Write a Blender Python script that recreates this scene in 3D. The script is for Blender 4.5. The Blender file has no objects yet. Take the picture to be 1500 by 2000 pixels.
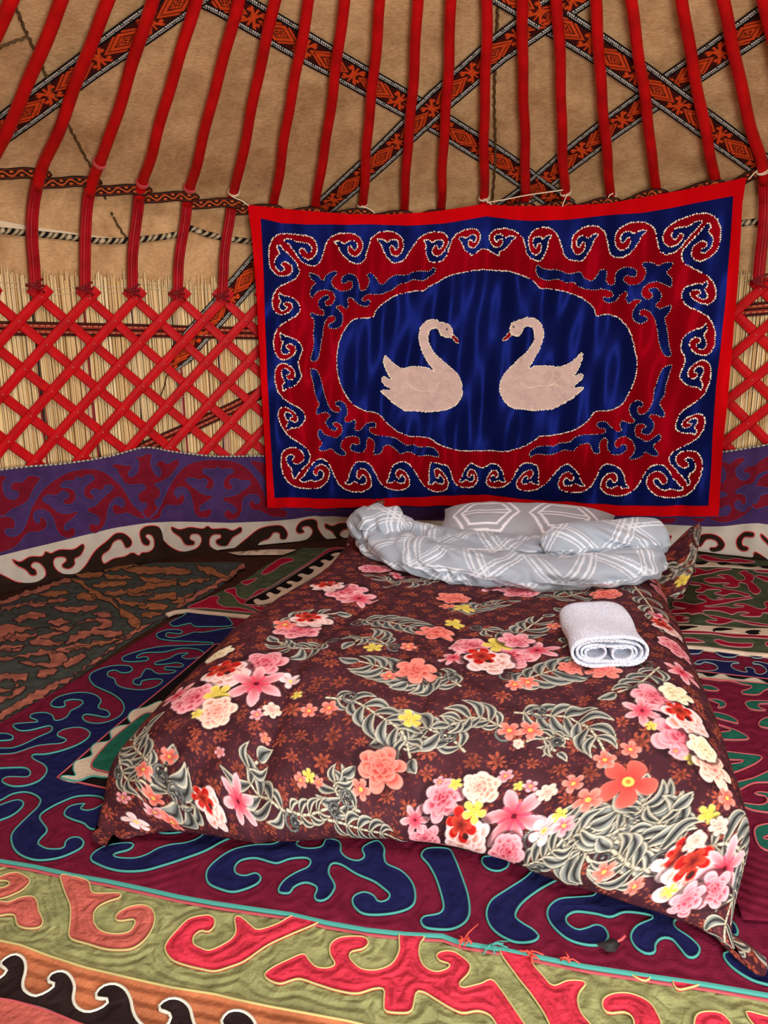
import bpy, math, random
import numpy as np
from mathutils import Vector, Matrix
from mathutils.geometry import delaunay_2d_cdt

random.seed(7); RNG = np.random.default_rng(7)
SC = bpy.context.scene
COL = SC.collection

# ------------------------------------------------------------------ camera
TH = math.radians(12.935); RO = math.radians(0.915); FPX = 1516.7; EYE = 1.25
CX, CY, RW = 0.2383, 1.900, 2.848          # centre and wall radius of the tent
CC, CK = 6.118, 1.708                      # roof cone: r = CC - CK*z
_X = np.array([1., 0, 0]); _D = np.array([0, -math.sin(TH), -math.cos(TH)]); _F = np.array([0, math.cos(TH), -math.sin(TH)])
_right = math.cos(RO)*_X + math.sin(RO)*_D
_down = -math.sin(RO)*_X + math.cos(RO)*_D
cam_d = bpy.data.cameras.new('camera'); cam = bpy.data.objects.new('camera', cam_d); COL.objects.link(cam)
cam_d.sensor_fit = 'VERTICAL'; cam_d.sensor_height = 36.0; cam_d.lens = 36.0*FPX/2000.0
cam_d.clip_start = 0.02
M = Matrix.Identity(4)
for i in range(3):
    M[i][0] = _right[i]; M[i][1] = -_down[i]; M[i][2] = -_F[i]
M[2][3] = EYE
cam.matrix_world = M
SC.camera = cam

# ------------------------------------------------------------------ light
W = bpy.data.worlds.new('sky'); SC.world = W; W.use_nodes = True
W.node_tree.nodes['Background'].inputs[0].default_value = (0.62, 0.75, 1.0, 1)
W.node_tree.nodes['Background'].inputs[1].default_value = 1.2
def area(name, loc, target, sx, sy, power, color, shape='RECTANGLE'):
    l = bpy.data.lights.new(name, 'AREA'); l.shape = shape; l.size = sx
    if shape in ('RECTANGLE', 'ELLIPSE'): l.size_y = sy
    l.energy = power; l.color = color
    o = bpy.data.objects.new(name, l); COL.objects.link(o); o.location = loc
    o.rotation_euler = (Vector(target)-Vector(loc)).to_track_quat('-Z', 'Y').to_euler()
    return o
DOOR_AZ = math.radians(170)      # the doorway is behind the camera, slightly to its right
door_c = (CX + (RW-0.02)*math.sin(DOOR_AZ), CY + (RW-0.02)*math.cos(DOOR_AZ), 0.98)
area('daylight_door', door_c, (CX, CY+1.5, 0.9), 1.15, 1.7, 175, (1.0, 0.985, 0.965))
area('daylight_crown', (CX, CY, 3.2), (CX, CY, 0), 1.4, 1.4, 70, (1.0, 0.985, 0.965), 'DISK')
SC.view_settings.view_transform = 'Standard'; SC.view_settings.look = 'None'
SC.view_settings.gamma = 1.0; SC.view_settings.use_curve_mapping = False
SC.view_settings.exposure = -0.26
SC.cycles.max_bounces = 5; SC.cycles.diffuse_bounces = 3; SC.cycles.glossy_bounces = 2; SC.cycles.transmission_bounces = 1; SC.cycles.caustics_reflective = False; SC.cycles.caustics_refractive = False

# ------------------------------------------------------------------ helpers
def S(r, g, b):
    f = lambda c: ((c/255+0.055)/1.055)**2.4 if c > 10.3 else c/255/12.92
    return (f(r), f(g), f(b))
def ray(p):
    p = np.atleast_2d(np.asarray(p, float)); u = (p[:, 0]-750)/FPX; v = (p[:, 1]-1000)/FPX
    return u[:, None]*_right + v[:, None]*_down + _F
def on_floor(p, z=0.0):
    d = ray(p); t = (z-EYE)/d[:, 2]; return d*t[:, None] + np.array([0, 0, EYE])
def on_cyl(p, r):
    d = ray(p); A = d[:, 0]**2+d[:, 1]**2; B = -2*(CX*d[:, 0]+CY*d[:, 1]); C = CX**2+CY**2-r*r
    t = (-B+np.sqrt(B*B-4*A*C))/(2*A); return d*t[:, None] + np.array([0, 0, EYE])
def on_cone(p, c, k=CK):
    d = ray(p); q = c-k*EYE
    A = d[:, 0]**2+d[:, 1]**2-(k*d[:, 2])**2; B = -2*(CX*d[:, 0]+CY*d[:, 1])+2*q*k*d[:, 2]; C = CX**2+CY**2-q*q
    D = np.sqrt(np.maximum(B*B-4*A*C, 1e-9)); t1 = (-B+D)/(2*A); t2 = (-B-D)/(2*A)
    out = []
    for i in range(len(d)):
        ok = [t for t in (t1[i], t2[i]) if t > 0 and c-k*(EYE+t*d[i, 2]) > 0]
        t = max(ok) if A[i] > 0 else min(ok)
        out.append(d[i]*t + np.array([0, 0, EYE]))
    return np.array(out)
def project(P):
    P = np.atleast_2d(P)-np.array([0, 0, EYE]); w = P@_F
    return np.stack([750+FPX*(P@_right)/w, 1000+FPX*(P@_down)/w], 1), w
def az_of(P): return np.arctan2(P[:, 0]-CX, P[:, 1]-CY)
def pol(az, r, z):
    az, r, z = np.broadcast_arrays(np.asarray(az, float), np.asarray(r, float), np.asarray(z, float))
    return np.stack([CX+r*np.sin(az), CY+r*np.cos(az), z], -1)
def pts(s): return np.array([[float(v) for v in q.split(',')] for q in s.split()])
def tile(ox, oy, sc, s):
    a = pts(s) if isinstance(s, str) else np.array(s, float)
    return a*sc + np.array([ox, oy])
def crom(P, closed=True, step=4.0, corner=None):
    """Catmull-Rom through points, resampled at about `step`."""
    P = np.asarray(P, float); n = len(P); out = []
    m = n if closed else n-1
    for i in range(m):
        p1, p2 = P[i], P[(i+1) % n]
        p0 = P[(i-1) % n] if closed or i > 0 else 2*p1-p2
        p3 = P[(i+2) % n] if closed or i+2 < n else 2*p2-p1
        L = np.linalg.norm(p2-p1); k = max(1, int(round(L/step)))
        t = np.linspace(0, 1, k, endpoint=False)[:, None]
        # soft corners: limit tangents by the segment length
        m1 = (p2-p0)/2; m2 = (p3-p1)/2
        for mm in (m1, m2):
            l = np.linalg.norm(mm)
            if l > 1.1*L: mm *= 1.1*L/l
        out.append((2*t**3-3*t**2+1)*p1+(t**3-2*t**2+t)*m1+(-2*t**3+3*t**2)*p2+(t**3-t**2)*m2)
    if not closed: out.append(P[-1:])
    return np.concatenate(out)
def resample(P, step, closed):
    Q = np.concatenate([P, P[:1]]) if closed else P
    d = np.r_[0, np.cumsum(np.linalg.norm(np.diff(Q, axis=0), axis=1))]
    n = max(3, int(round(d[-1]/step))); s = np.linspace(0, d[-1], n, endpoint=not closed)
    return np.stack([np.interp(s, d, Q[:, i]) for i in range(Q.shape[1])], 1)
def vnoise(x, y, seed=0):
    """smooth value noise in 2D, numpy"""
    x = np.asarray(x, float); y = np.asarray(y, float)
    xi = np.floor(x).astype(int); yi = np.floor(y).astype(int); fx = x-xi; fy = y-yi
    fx = fx*fx*(3-2*fx); fy = fy*fy*(3-2*fy)
    def h(a, b):
        n = (a*374761393 + b*668265263 + seed*974711) & 0xffffffff
        n = ((n ^ (n >> 13))*1274126177) & 0xffffffff
        return ((n ^ (n >> 16)) & 0xffff)/65535.0
    return (h(xi, yi)*(1-fx)+h(xi+1, yi)*fx)*(1-fy)+(h(xi, yi+1)*(1-fx)+h(xi+1, yi+1)*fx)*fy
def sstep(a, b, x):
    t = np.clip((x-a)/(b-a), 0, 1); return t*t*(3-2*t)

def mesh_np(name, V, F, mat=None, parent=None, smooth=True, colors=None, attr=None, kind=None, label=None):
    """V (n,3), F list or (m,3|4) array -> linked mesh object"""
    me = bpy.data.meshes.new(name)
    V = np.ascontiguousarray(V, dtype=np.float32)
    if isinstance(F, np.ndarray):
        m, k = F.shape
        me.vertices.add(len(V)); me.vertices.foreach_set('co', V.ravel())
        me.loops.add(m*k); me.loops.foreach_set('vertex_index', np.ascontiguousarray(F, dtype=np.int32).ravel())
        me.polygons.add(m); me.polygons.foreach_set('loop_start', np.arange(0, m*k, k, dtype=np.int32))
        me.update(calc_edges=True)
    else:
        me.from_pydata([tuple(v) for v in V], [], F)
        me.update()
    if smooth: me.polygons.foreach_set('use_smooth', np.ones(len(me.polygons), bool))
    if colors is not None:
        ca = me.color_attributes.new('Col', 'FLOAT_COLOR', 'POINT')
        c = np.ones((len(V), 4), np.float32); c[:, :3] = colors; ca.data.foreach_set('color', c.ravel())
    if attr is not None:
        for k, v in attr.items():
            a = me.attributes.new(k, 'FLOAT', 'POINT'); a.data.foreach_set('value', np.ascontiguousarray(v, dtype=np.float32))
    o = bpy.data.objects.new(name, me); COL.objects.link(o)
    if mat: me.materials.append(mat)
    if parent: o.parent = parent
    if kind: o['kind'] = kind
    if label: o['label'] = label
    return o
def tag(o, label, cat, group=None):
    o['label'] = label; o['category'] = cat
    if group: o['group'] = group
    return o
def empty(name, loc=(0, 0, 0)):
    o = bpy.data.objects.new(name, None); COL.objects.link(o); o.location = loc; o.empty_display_size = 0.05
    return o
def under(o, root):
    """parent keeping world coordinates of meshes written in world space"""
    o.parent = root; o.matrix_parent_inverse = Matrix.Translation(-Vector(root.location)); return o

def grid_faces(nu, nv, close_u=False):
    i = np.arange(nv-1)[:, None]*nu; j = np.arange(nu if close_u else nu-1)[None, :]
    j2 = (j+1) % nu
    return np.stack([i+j, i+j2, i+nu+j2, i+nu+j], -1).reshape(-1, 4)
def tube(P, rad, sides=6, closed=False, up=(0, 0, 1), flat=1.0):
    """V,F of a tube along P; rad scalar or array; flat squashes along the 'up'-side axis"""
    P = np.asarray(P, float); n = len(P)
    if closed: T = np.roll(P, -1, 0)-np.roll(P, 1, 0)
    else: T = np.gradient(P, axis=0)
    T /= np.linalg.norm(T, axis=1)[:, None]+1e-12
    up = np.broadcast_to(np.asarray(up, float), P.shape)
    A = np.cross(T, up); l = np.linalg.norm(A, axis=1)[:, None]
    A = np.where(l < 1e-5, np.cross(T, np.array([1., 0.01, 0])), A); A /= np.linalg.norm(A, axis=1)[:, None]+1e-12
    B = np.cross(A, T)
    th = np.arange(sides)*2*math.pi/sides
    r = np.broadcast_to(np.asarray(rad, float), (n,))
    V = P[:, None]+r[:, None, None]*(np.cos(th)[None, :, None]*A[:, None]+flat*np.sin(th)[None, :, None]*B[:, None])
    V = V.reshape(-1, 3); F = grid_faces(sides, n, True).tolist()
    if closed:
        b = (n-1)*sides
        F += [[b+j, b+(j+1) % sides, (j+1) % sides, j] for j in range(sides)]
    else:
        F += [list(range(sides))[::-1], [(n-1)*sides+j for j in range(sides)]]
    return V, F
def join(parts):
    Vs, Fs, o = [], [], 0
    for V, F in parts:
        Vs.append(np.asarray(V, float)); Fs += [[i+o for i in f] for f in (F.tolist() if isinstance(F, np.ndarray) else F)]; o += len(V)
    return np.concatenate(Vs), Fs
_t = (1+5**.5)/2
ICO_V = np.array([(-1, _t, 0), (1, _t, 0), (-1, -_t, 0), (1, -_t, 0), (0, -1, _t), (0, 1, _t), (0, -1, -_t), (0, 1, -_t), (_t, 0, -1), (_t, 0, 1), (-_t, 0, -1), (-_t, 0, 1)])/math.hypot(1, _t)
ICO_F = np.array([(0, 11, 5), (0, 5, 1), (0, 1, 7), (0, 7, 10), (0, 10, 11), (1, 5, 9), (5, 11, 4), (11, 10, 2), (10, 7, 6), (7, 1, 8), (3, 9, 4), (3, 4, 2), (3, 2, 6), (3, 6, 8), (3, 8, 9), (4, 9, 5), (2, 4, 11), (6, 2, 10), (8, 6, 7), (9, 8, 1)])
def bead_mesh(P, r):
    r = np.broadcast_to(np.asarray(r, float), (len(P),))
    V = (P[:, None]+ICO_V[None]*r[:, None, None]).reshape(-1, 3)
    F = (ICO_F[None]+12*np.arange(len(P))[:, None, None]).reshape(-1, 3)
    return V, F

# surfaces: 2D parameters in metres <-> photo pixel / 3D
class Floor:
    def __init__(s, z): s.z = z
    def to2d(s, px): return on_floor(px, s.z)[:, :2]
    def to3d(s, q, off=0.0):
        wob = 0.004*np.sin(q[:, 0]*5.1+1.3*q[:, 1])+0.003*np.sin(q[:, 1]*7.3-2.1*q[:, 0]+1)
        return np.stack([q[:, 0], q[:, 1], s.z+off+wob*0.8], 1)
    def up(s, q): return np.tile([0., 0, 1], (len(q), 1))
class Cyl:
    def __init__(s, r, ripple=None): s.r = r; s.ripple = ripple
    def to2d(s, px):
        P = on_cyl(px, s.r); return np.stack([az_of(P)*s.r, P[:, 2]], 1)
    def to3d(s, q, off=0.0):
        rip = s.ripple(q[:, 0], q[:, 1]) if s.ripple else 0.0
        return pol(q[:, 0]/s.r, s.r-off-rip, q[:, 1])
    def up(s, q):
        a = q[:, 0]/s.r; return np.stack([-np.sin(a), -np.cos(a), 0*a], 1)

def inside(poly, q):
    if len(q) > 4000: return np.concatenate([inside(poly, q[i:i+4000]) for i in range(0, len(q), 4000)])
    x, y = q[:, 0][:, None], q[:, 1][:, None]
    x1, y1 = poly[:, 0], poly[:, 1]; x2, y2 = np.roll(x1, -1), np.roll(y1, -1)
    c = ((y1 > y) != (y2 > y)) & (x < (x2-x1)*(y-y1)/(y2-y1+1e-12)+x1)
    return c.sum(1) % 2 == 1
def seg_dist(q, A, B, chunk=400):
    out = np.empty(len(q)); AB = B-A; L = (AB**2).sum(1)+1e-12
    for i in range(0, len(q), chunk):
        p = q[i:i+chunk, None]-A[None]; t = np.clip((p*AB).sum(2)/L, 0, 1)
        out[i:i+chunk] = np.sqrt(((p-t[..., None]*AB)**2).sum(2)).min(1)
    return out
def loop_segs(loops):
    return np.concatenate([l for l in loops]), np.concatenate([np.roll(l, -1, 0) for l in loops])

def patch(name, loop, surf, off, mat, parent=None, base=None, grid=None, label=None, edge_loops=None, want_edge=False):
    """a flat piece cut along `loop` (2D metres) laid on a surface, `off` proud, with a rim down to `base`"""
    lo = loop
    ar = 0.5*np.sum(lo[:, 0]*np.roll(lo[:, 1], -1)-np.roll(lo[:, 0], -1)*lo[:, 1])
    if ar < 0: lo = lo[::-1]
    V = [lo]
    if grid:
        mn, mx = lo.min(0), lo.max(0)
        gx, gy = np.meshgrid(np.arange(mn[0], mx[0], grid), np.arange(mn[1], mx[1], grid*0.866))
        gx = gx+(np.arange(gx.shape[0]) % 2)[:, None]*grid/2
        g = np.stack([gx.ravel(), gy.ravel()], 1)
        if len(g):
            g = g[inside(lo, g)]
            if len(g): g = g[seg_dist(g, lo, np.roll(lo, -1, 0)) > grid*0.35]
            V.append(g)
    A = np.concatenate(V); c0 = A.mean(0)
    r = delaunay_2d_cdt([Vector(v) for v in (A-c0)], [], [list(range(len(lo)))], 0, 1e-6, False)
    q = np.array([v[:] for v in r[0]])+c0; F = np.array([list(f) for f in r[2]])
    if len(F): F = F[inside(lo, q[F].mean(1))].tolist()
    if len(F) == 0: return None
    P = surf.to3d(q, off); n = len(P)
    if base is not None:
        cnt = {}
        for f in F:
            for i in range(3):
                a, b = f[i], f[(i+1) % 3]; cnt[(a, b)] = 1
        bd = [e for e in cnt if (e[1], e[0]) not in cnt]
        bv = sorted({a for e in bd for a in e}); ix = {v: j for j, v in enumerate(bv)}; m = len(bv); qb = q[bv]
        P = np.concatenate([P, surf.to3d(qb, off), surf.to3d(qb, base)])      # the rim has its own vertices, so the top shades smoothly
        F = F+[[n+ix[b], n+ix[a], n+m+ix[a], n+m+ix[b]] for a, b in bd]
    attr = None
    if want_edge:
        sg = loop_segs(edge_loops if edge_loops else [lo])
        d = seg_dist(q, *sg); attr = {'edge': np.r_[d, np.zeros(len(P)-n)]}
    o = mesh_np(name, P, F, mat, None, smooth=True, attr=attr, label=label)
    if parent: under(o, parent)
    return o
def cord(name, loop, surf, off, rad, mat, parent, closed=True, step=None, label=None, sides=5):
    rad = rad*0.68; off = off-rad*0.35
    q = resample(loop, step or max(rad*1.6, 0.004), closed)
    V, F = tube(surf.to3d(q, off), rad, sides, closed, up=surf.up(q))
    o = mesh_np(name, V, F, mat, None, label=label)
    if parent: o.parent = parent; root_fix(o)
    return o
def root_fix(o):
    if o.parent.type == 'EMPTY': o.matrix_parent_inverse = Matrix.Translation(-Vector(o.parent.location))
    return o                       # meshes are written in world space, so a mesh parent adds nothing

# ------------------------------------------------------------------ materials
def mat_base(name, color, rough=0.8, sheen=0.0, bump=0.0, bscale=200, var=0.0, vscale=8, spec=0.3, col_attr=False, edge_wave=0.0, edge_len=0.016, aniso=0.0, stretch=None, bdist=0.004):
    m = bpy.data.materials.new(name); m.use_nodes = True
    nt = m.node_tree; N = nt.nodes; L = nt.links; b = N['Principled BSDF']
    b.inputs['Roughness'].default_value = rough
    b.inputs['Specular IOR Level'].default_value = spec
    b.inputs['Sheen Weight'].default_value = sheen; b.inputs['Sheen Roughness'].default_value = 0.5
    b.inputs['Base Color'].default_value = (*color, 1) if color else (1, 1, 1, 1)
    tc = N.new('ShaderNodeTexCoord'); src = tc.outputs['Object']
    if stretch:
        mp = N.new('ShaderNodeMapping'); mp.inputs['Scale'].default_value = stretch; L.new(src, mp.inputs[0]); src = mp.outputs[0]
    cs = None
    if col_attr:
        ca = N.new('ShaderNodeVertexColor'); ca.layer_name = 'Col'; cs = ca.outputs[0]; L.new(cs, b.inputs['Base Color'])
    if var > 0:
        nz = N.new('ShaderNodeTexNoise'); nz.inputs['Scale'].default_value = vscale; nz.inputs['Detail'].default_value = 3; L.new(src, nz.inputs['Vector'])
        mr = N.new('ShaderNodeMapRange'); mr.inputs[1].default_value = 0.3; mr.inputs[2].default_value = 0.7
        mr.inputs[3].default_value = 1-var; mr.inputs[4].default_value = 1+var; L.new(nz.outputs['Fac'], mr.inputs[0])
        mx = N.new('ShaderNodeVectorMath'); mx.operation = 'SCALE'; L.new(mr.outputs[0], mx.inputs['Scale'])
        if cs is not None: L.new(cs, mx.inputs[0])
        else: mx.inputs[0].default_value = color
        L.new(mx.outputs[0], b.inputs['Base Color'])
    h = None
    if bump > 0:
        n2 = N.new('ShaderNodeTexNoise'); n2.inputs['Scale'].default_value = bscale; n2.inputs['Detail'].default_value = 2; L.new(src, n2.inputs['Vector'])
        bp = N.new('ShaderNodeBump'); bp.inputs['Strength'].default_value = bump; bp.inputs['Distance'].default_value = bdist
        L.new(n2.outputs['Fac'], bp.inputs['Height']); L.new(bp.outputs[0], b.inputs['Normal']); h = bp
    if edge_wave > 0:
        at = N.new('ShaderNodeAttribute'); at.attribute_name = 'edge'
        nz = N.new('ShaderNodeTexNoise'); nz.inputs['Scale'].default_value = 30; L.new(tc.outputs['Object'], nz.inputs['Vector'])
        ma = N.new('ShaderNodeMath'); ma.operation = 'MULTIPLY_ADD'; ma.inputs[1].default_value = 0.006; L.new(nz.outputs['Fac'], ma.inputs[0]); L.new(at.outputs['Fac'], ma.inputs[2])
        m1 = N.new('ShaderNodeMath'); m1.operation = 'MULTIPLY'; m1.inputs[1].default_value = 2*math.pi/edge_len; L.new(ma.outputs[0], m1.inputs[0])
        m2 = N.new('ShaderNodeMath'); m2.operation = 'COSINE'; L.new(m1.outputs[0], m2.inputs[0])
        b2 = N.new('ShaderNodeBump'); b2.inputs['Strength'].default_value = edge_wave; b2.inputs['Distance'].default_value = 0.004
        L.new(m2.outputs[0], b2.inputs['Height'])
        if h: L.new(h.outputs[0], b2.inputs['Normal'])
        L.new(b2.outputs[0], b.inputs['Normal'])
    return m
def felt(name, c, var=0.18, vs=14, wave=0.0, wl=0.016, bump=0.5, bs=260):
    return mat_base(name, c, rough=0.95, sheen=0.0, bump=bump, bscale=bs, var=var, vscale=vs, spec=0.03, edge_wave=wave, edge_len=wl)
def satin(name, c, rough=0.5, sheen=0.0):
    m = mat_base(name, c, rough=0.36, sheen=sheen, bump=0.22, bscale=8, var=0.12, vscale=5, spec=0.45, stretch=(1, 1, 0.22), bdist=0.02)
    k = 0.9/max(c); m.node_tree.nodes['Principled BSDF'].inputs['Specular Tint'].default_value = (*[min(1, v*k*0.75) for v in c], 1)   # dyed thread: coloured gloss
    return m
ORD = ['first', 'second', 'third', 'fourth', 'fifth', 'sixth', 'seventh', 'eighth', 'ninth', 'tenth', 'eleventh', 'twelfth',
       'thirteenth', 'fourteenth', 'fifteenth', 'sixteenth', 'seventeenth', 'eighteenth', 'nineteenth', 'twentieth']
M_red = mat_base('painted_red_wood', S(184, 9, 12), rough=0.45, bump=0.15, bscale=60, var=0.22, vscale=9, spec=0.25)
M_redslat = mat_base('painted_red_slat', S(190, 8, 18), rough=0.5, bump=0.15, bscale=80, var=0.18, vscale=14, spec=0.15)
M_redfoot = mat_base('painted_red_grooved', S(160, 12, 24), rough=0.5, bump=0.3, bscale=90, var=0.25, vscale=12, spec=0.2)
M_cord = mat_base('cream_string', S(228, 212, 180), rough=0.9, spec=0.1)
M_pinkcord = mat_base('pink_string', S(205, 88, 92), rough=0.9, spec=0.1)
M_darkcord = mat_base('horsehair_cord', S(92, 72, 44), rough=0.95, bump=0.6, bscale=300, var=0.4, vscale=120, spec=0.1)
M_vc = mat_base('woven_wool', None, rough=0.95, sheen=0.0, bump=0.5, bscale=500, spec=0.05, col_attr=True, bdist=0.002)
M_paint = M_vc
M_reed = mat_base('straw_reed', None, rough=0.6, spec=0.3, col_attr=True, bump=0.2, bscale=300, bdist=0.001)

# ---- felt cover: tan wool with fibres, blotches and small dark specks
def felt_cover():
    m = bpy.data.materials.new('tan_felt_cover'); m.use_nodes = True
    nt = m.node_tree; N = nt.nodes; L = nt.links; b = N['Principled BSDF']
    b.inputs['Roughness'].default_value = 0.97; b.inputs['Specular IOR Level'].default_value = 0.08; b.inputs['Sheen Weight'].default_value = 0.0
    tc = N.new('ShaderNodeTexCoord')
    def noise(scale, detail=4, rough=0.6, st=None, lac=2.0):
        n = N.new('ShaderNodeTexNoise'); n.inputs['Scale'].default_value = scale; n.inputs['Detail'].default_value = detail; n.inputs['Roughness'].default_value = rough
        if st:
            mp = N.new('ShaderNodeMapping'); mp.inputs['Scale'].default_value = st; mp.inputs['Rotation'].default_value = (0.3, 0.2, 0.4); L.new(tc.outputs['Object'], mp.inputs[0]); L.new(mp.outputs[0], n.inputs['Vector'])
        else: L.new(tc.outputs['Object'], n.inputs['Vector'])
        return n.outputs['Fac']
    r1 = N.new('ShaderNodeValToRGB'); e = r1.color_ramp.elements
    e[0].position = 0.32; e[0].color = (*S(180, 138, 94), 1); e[1].position = 0.68; e[1].color = (*S(232, 190, 138), 1)
    L.new(noise(5, 5, 0.72), r1.inputs[0])
    r2 = N.new('ShaderNodeValToRGB'); e = r2.color_ramp.elements
    e[0].position = 0.30; e[0].color = (0.72, 0.68, 0.62, 1); e[1].position = 0.62; e[1].color = (1, 1, 1, 1)
    L.new(noise(46, 3, 0.7, (1, 1, 3.0)), r2.inputs[0])
    mx = N.new('ShaderNodeMixRGB'); mx.blend_type = 'MULTIPLY'; mx.inputs[0].default_value = 0.8; L.new(r1.outputs[0], mx.inputs[1]); L.new(r2.outputs[0], mx.inputs[2])
    r3 = N.new('ShaderNodeValToRGB'); e = r3.color_ramp.elements
    e[0].position = 0.715; e[0].color = (0, 0, 0, 1); e[1].position = 0.77; e[1].color = (1, 1, 1, 1)
    L.new(noise(17, 4, 0.62), r3.inputs[0])
    m2 = N.new('ShaderNodeMixRGB'); L.new(r3.outputs[0], m2.inputs[0]); L.new(mx.outputs[0], m2.inputs[1]); m2.inputs[2].default_value = (*S(82, 52, 34), 1)
    L.new(m2.outputs[0], b.inputs['Base Color'])
    bp = N.new('ShaderNodeBump'); bp.inputs['Strength'].default_value = 0.55; bp.inputs['Distance'].default_value = 0.006
    L.new(noise(70, 3, 0.7, (1, 1, 2.5)), bp.inputs['Height']); L.new(bp.outputs[0], b.inputs['Normal'])
    return m
M_cover = felt_cover()

# ---- floor, wall cover, roof cover
NA = 96
az = np.linspace(-math.pi, math.pi, NA, endpoint=False)
fl_V = np.concatenate([[[CX, CY, 0]], pol(az, 3.1, 0*az)]); fl_F = [[0, 1+i, 1+(i+1) % NA] for i in range(NA)]
o = mesh_np('floor', fl_V, fl_F, felt('dark_felt_floor', S(58, 34, 26)), kind='structure'); o['label'] = 'dark brown felt ground under the rugs'
def shell(name, prof, a0, a1, mat, n=150, wav=0.004):
    aa = np.linspace(a0, a1, n); V = []
    for r, z in prof: V.append(pol(aa, r+wav*np.sin(aa*17+z*9)+wav*np.sin(aa*31-z*14), z))
    V = np.concatenate(V); return mesh_np(name, V, grid_faces(n, len(prof))[:, ::-1], mat, kind='structure')
rb = np.linspace(0, 1.0, 8)
zz = np.linspace(1.99, (CC+0.135-0.72)/CK, 22)
prof = [(2.935, 1.30), (2.935, 1.50), (2.93, 1.70), (2.918, 1.84), (2.893, 1.92)] + [(CC+0.135-CK*z, z) for z in zz]
shell('ceiling', prof, -math.pi, math.pi, M_cover, 220)
dg = 0.22
wallp = [(2.955, z) for z in (-0.02, 0.4, 0.8, 1.2, 1.6)]
shell('wall_back', wallp, -1.7, 1.7, M_cover)
shell('wall_left', wallp, -(2*math.pi-DOOR_AZ)+dg, -1.7, M_cover, 60)
shell('wall_right', wallp, 1.7, DOOR_AZ-dg, M_cover, 60)
# lintel and jambs of the doorway behind the camera, and crown ring over the poles
V, F = join([tube(pol(np.linspace(DOOR_AZ-dg, DOOR_AZ+dg, 9), 2.93, 1.72), 0.05, 6), tube(pol([DOOR_AZ-dg]*2, 2.93, [0, 1.72]), 0.05, 6), tube(pol([DOOR_AZ+dg]*2, 2.93, [0, 1.72]), 0.05, 6)])
o = mesh_np('door_1', V, F, M_red, kind='structure'); o['label'] = 'red wooden door frame of the tent'
V, F = tube(pol(np.linspace(0, 2*math.pi, 64, endpoint=False), 0.74, 3.13), 0.06, 8, True)
o = mesh_np('trim_1', V, F, M_red, kind='structure'); o['label'] = 'red crown ring that holds the pole tops'

# ---- reed screen behind the lattice
def reed_screen():
    root = empty('reed_screen', pol(-0.6, 2.90, 0.0)); tag(root, 'straw reed screen standing behind the red lattice', 'reed screen')
    Vs, Fs, Cs = [], [], []; o = 0; k = 0
    s = -3.7
    seg = [0, .12, .26, .4, .52, .66, .8, .92, 1.0]
    while s < 3.4:
        d = 0.0036+0.0014*RNG.random(); a = s/2.905
        top = 1.552+0.018*math.sin(s*2.3)+0.022*RNG.standard_normal()*0.7
        t = np.array(seg); z = 0.0+top*t
        P = pol(a+0.0008*np.sin(z*6+s*40)+0.0006*RNG.standard_normal()*t, 2.905+0.006*RNG.standard_normal()*0.5, z)
        V, F = tube(P, d, 5, False, up=(math.cos(a), -math.sin(a), 0))
        tone = RNG.random(); base = np.array(S(222, 182, 118))*(1-tone)+np.array(S(255, 234, 182))*tone
        base = base*(0.8+0.3*RNG.random())
        C = np.tile(base, (len(V), 1)).reshape(len(P), 5, 3)
        ph = (s*4.1) % 1.0
        if ph < 0.16 and RNG.random() < 0.7:   # reeds wound with dyed wool
            wc = [S(150, 30, 40), S(40, 34, 36), S(222, 176, 168), S(60, 70, 60)][RNG.integers(4)]
            for q in range(1, len(P)-1):
                if RNG.random() < 0.6: C[q] = wc
        Vs.append(V); Fs += [[i+o for i in f] for f in F]; Cs.append(C.reshape(-1, 3)); o += len(V)
        s += 2*d*0.98+0.0006*RNG.random(); k += 1
    ob = mesh_np('reeds', np.concatenate(Vs), Fs, M_reed, colors=np.concatenate(Cs), kind='stuff', label='straw reeds bound side by side'); under(ob, root)
    for z0 in (1.49, 1.515, 0.92, 0.55):
        ss = np.arange(-3.7, 3.4, 0.02); P = pol(ss/2.895, 2.896+0.003*np.sin(ss*160), z0+0.012*np.sin(ss*7)+0.008*np.sin(ss*19))
        V, F = tube(P, 0.0016, 4); ob = mesh_np('binding_thread', V, F, M_cord); under(ob, root)
reed_screen()

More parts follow.
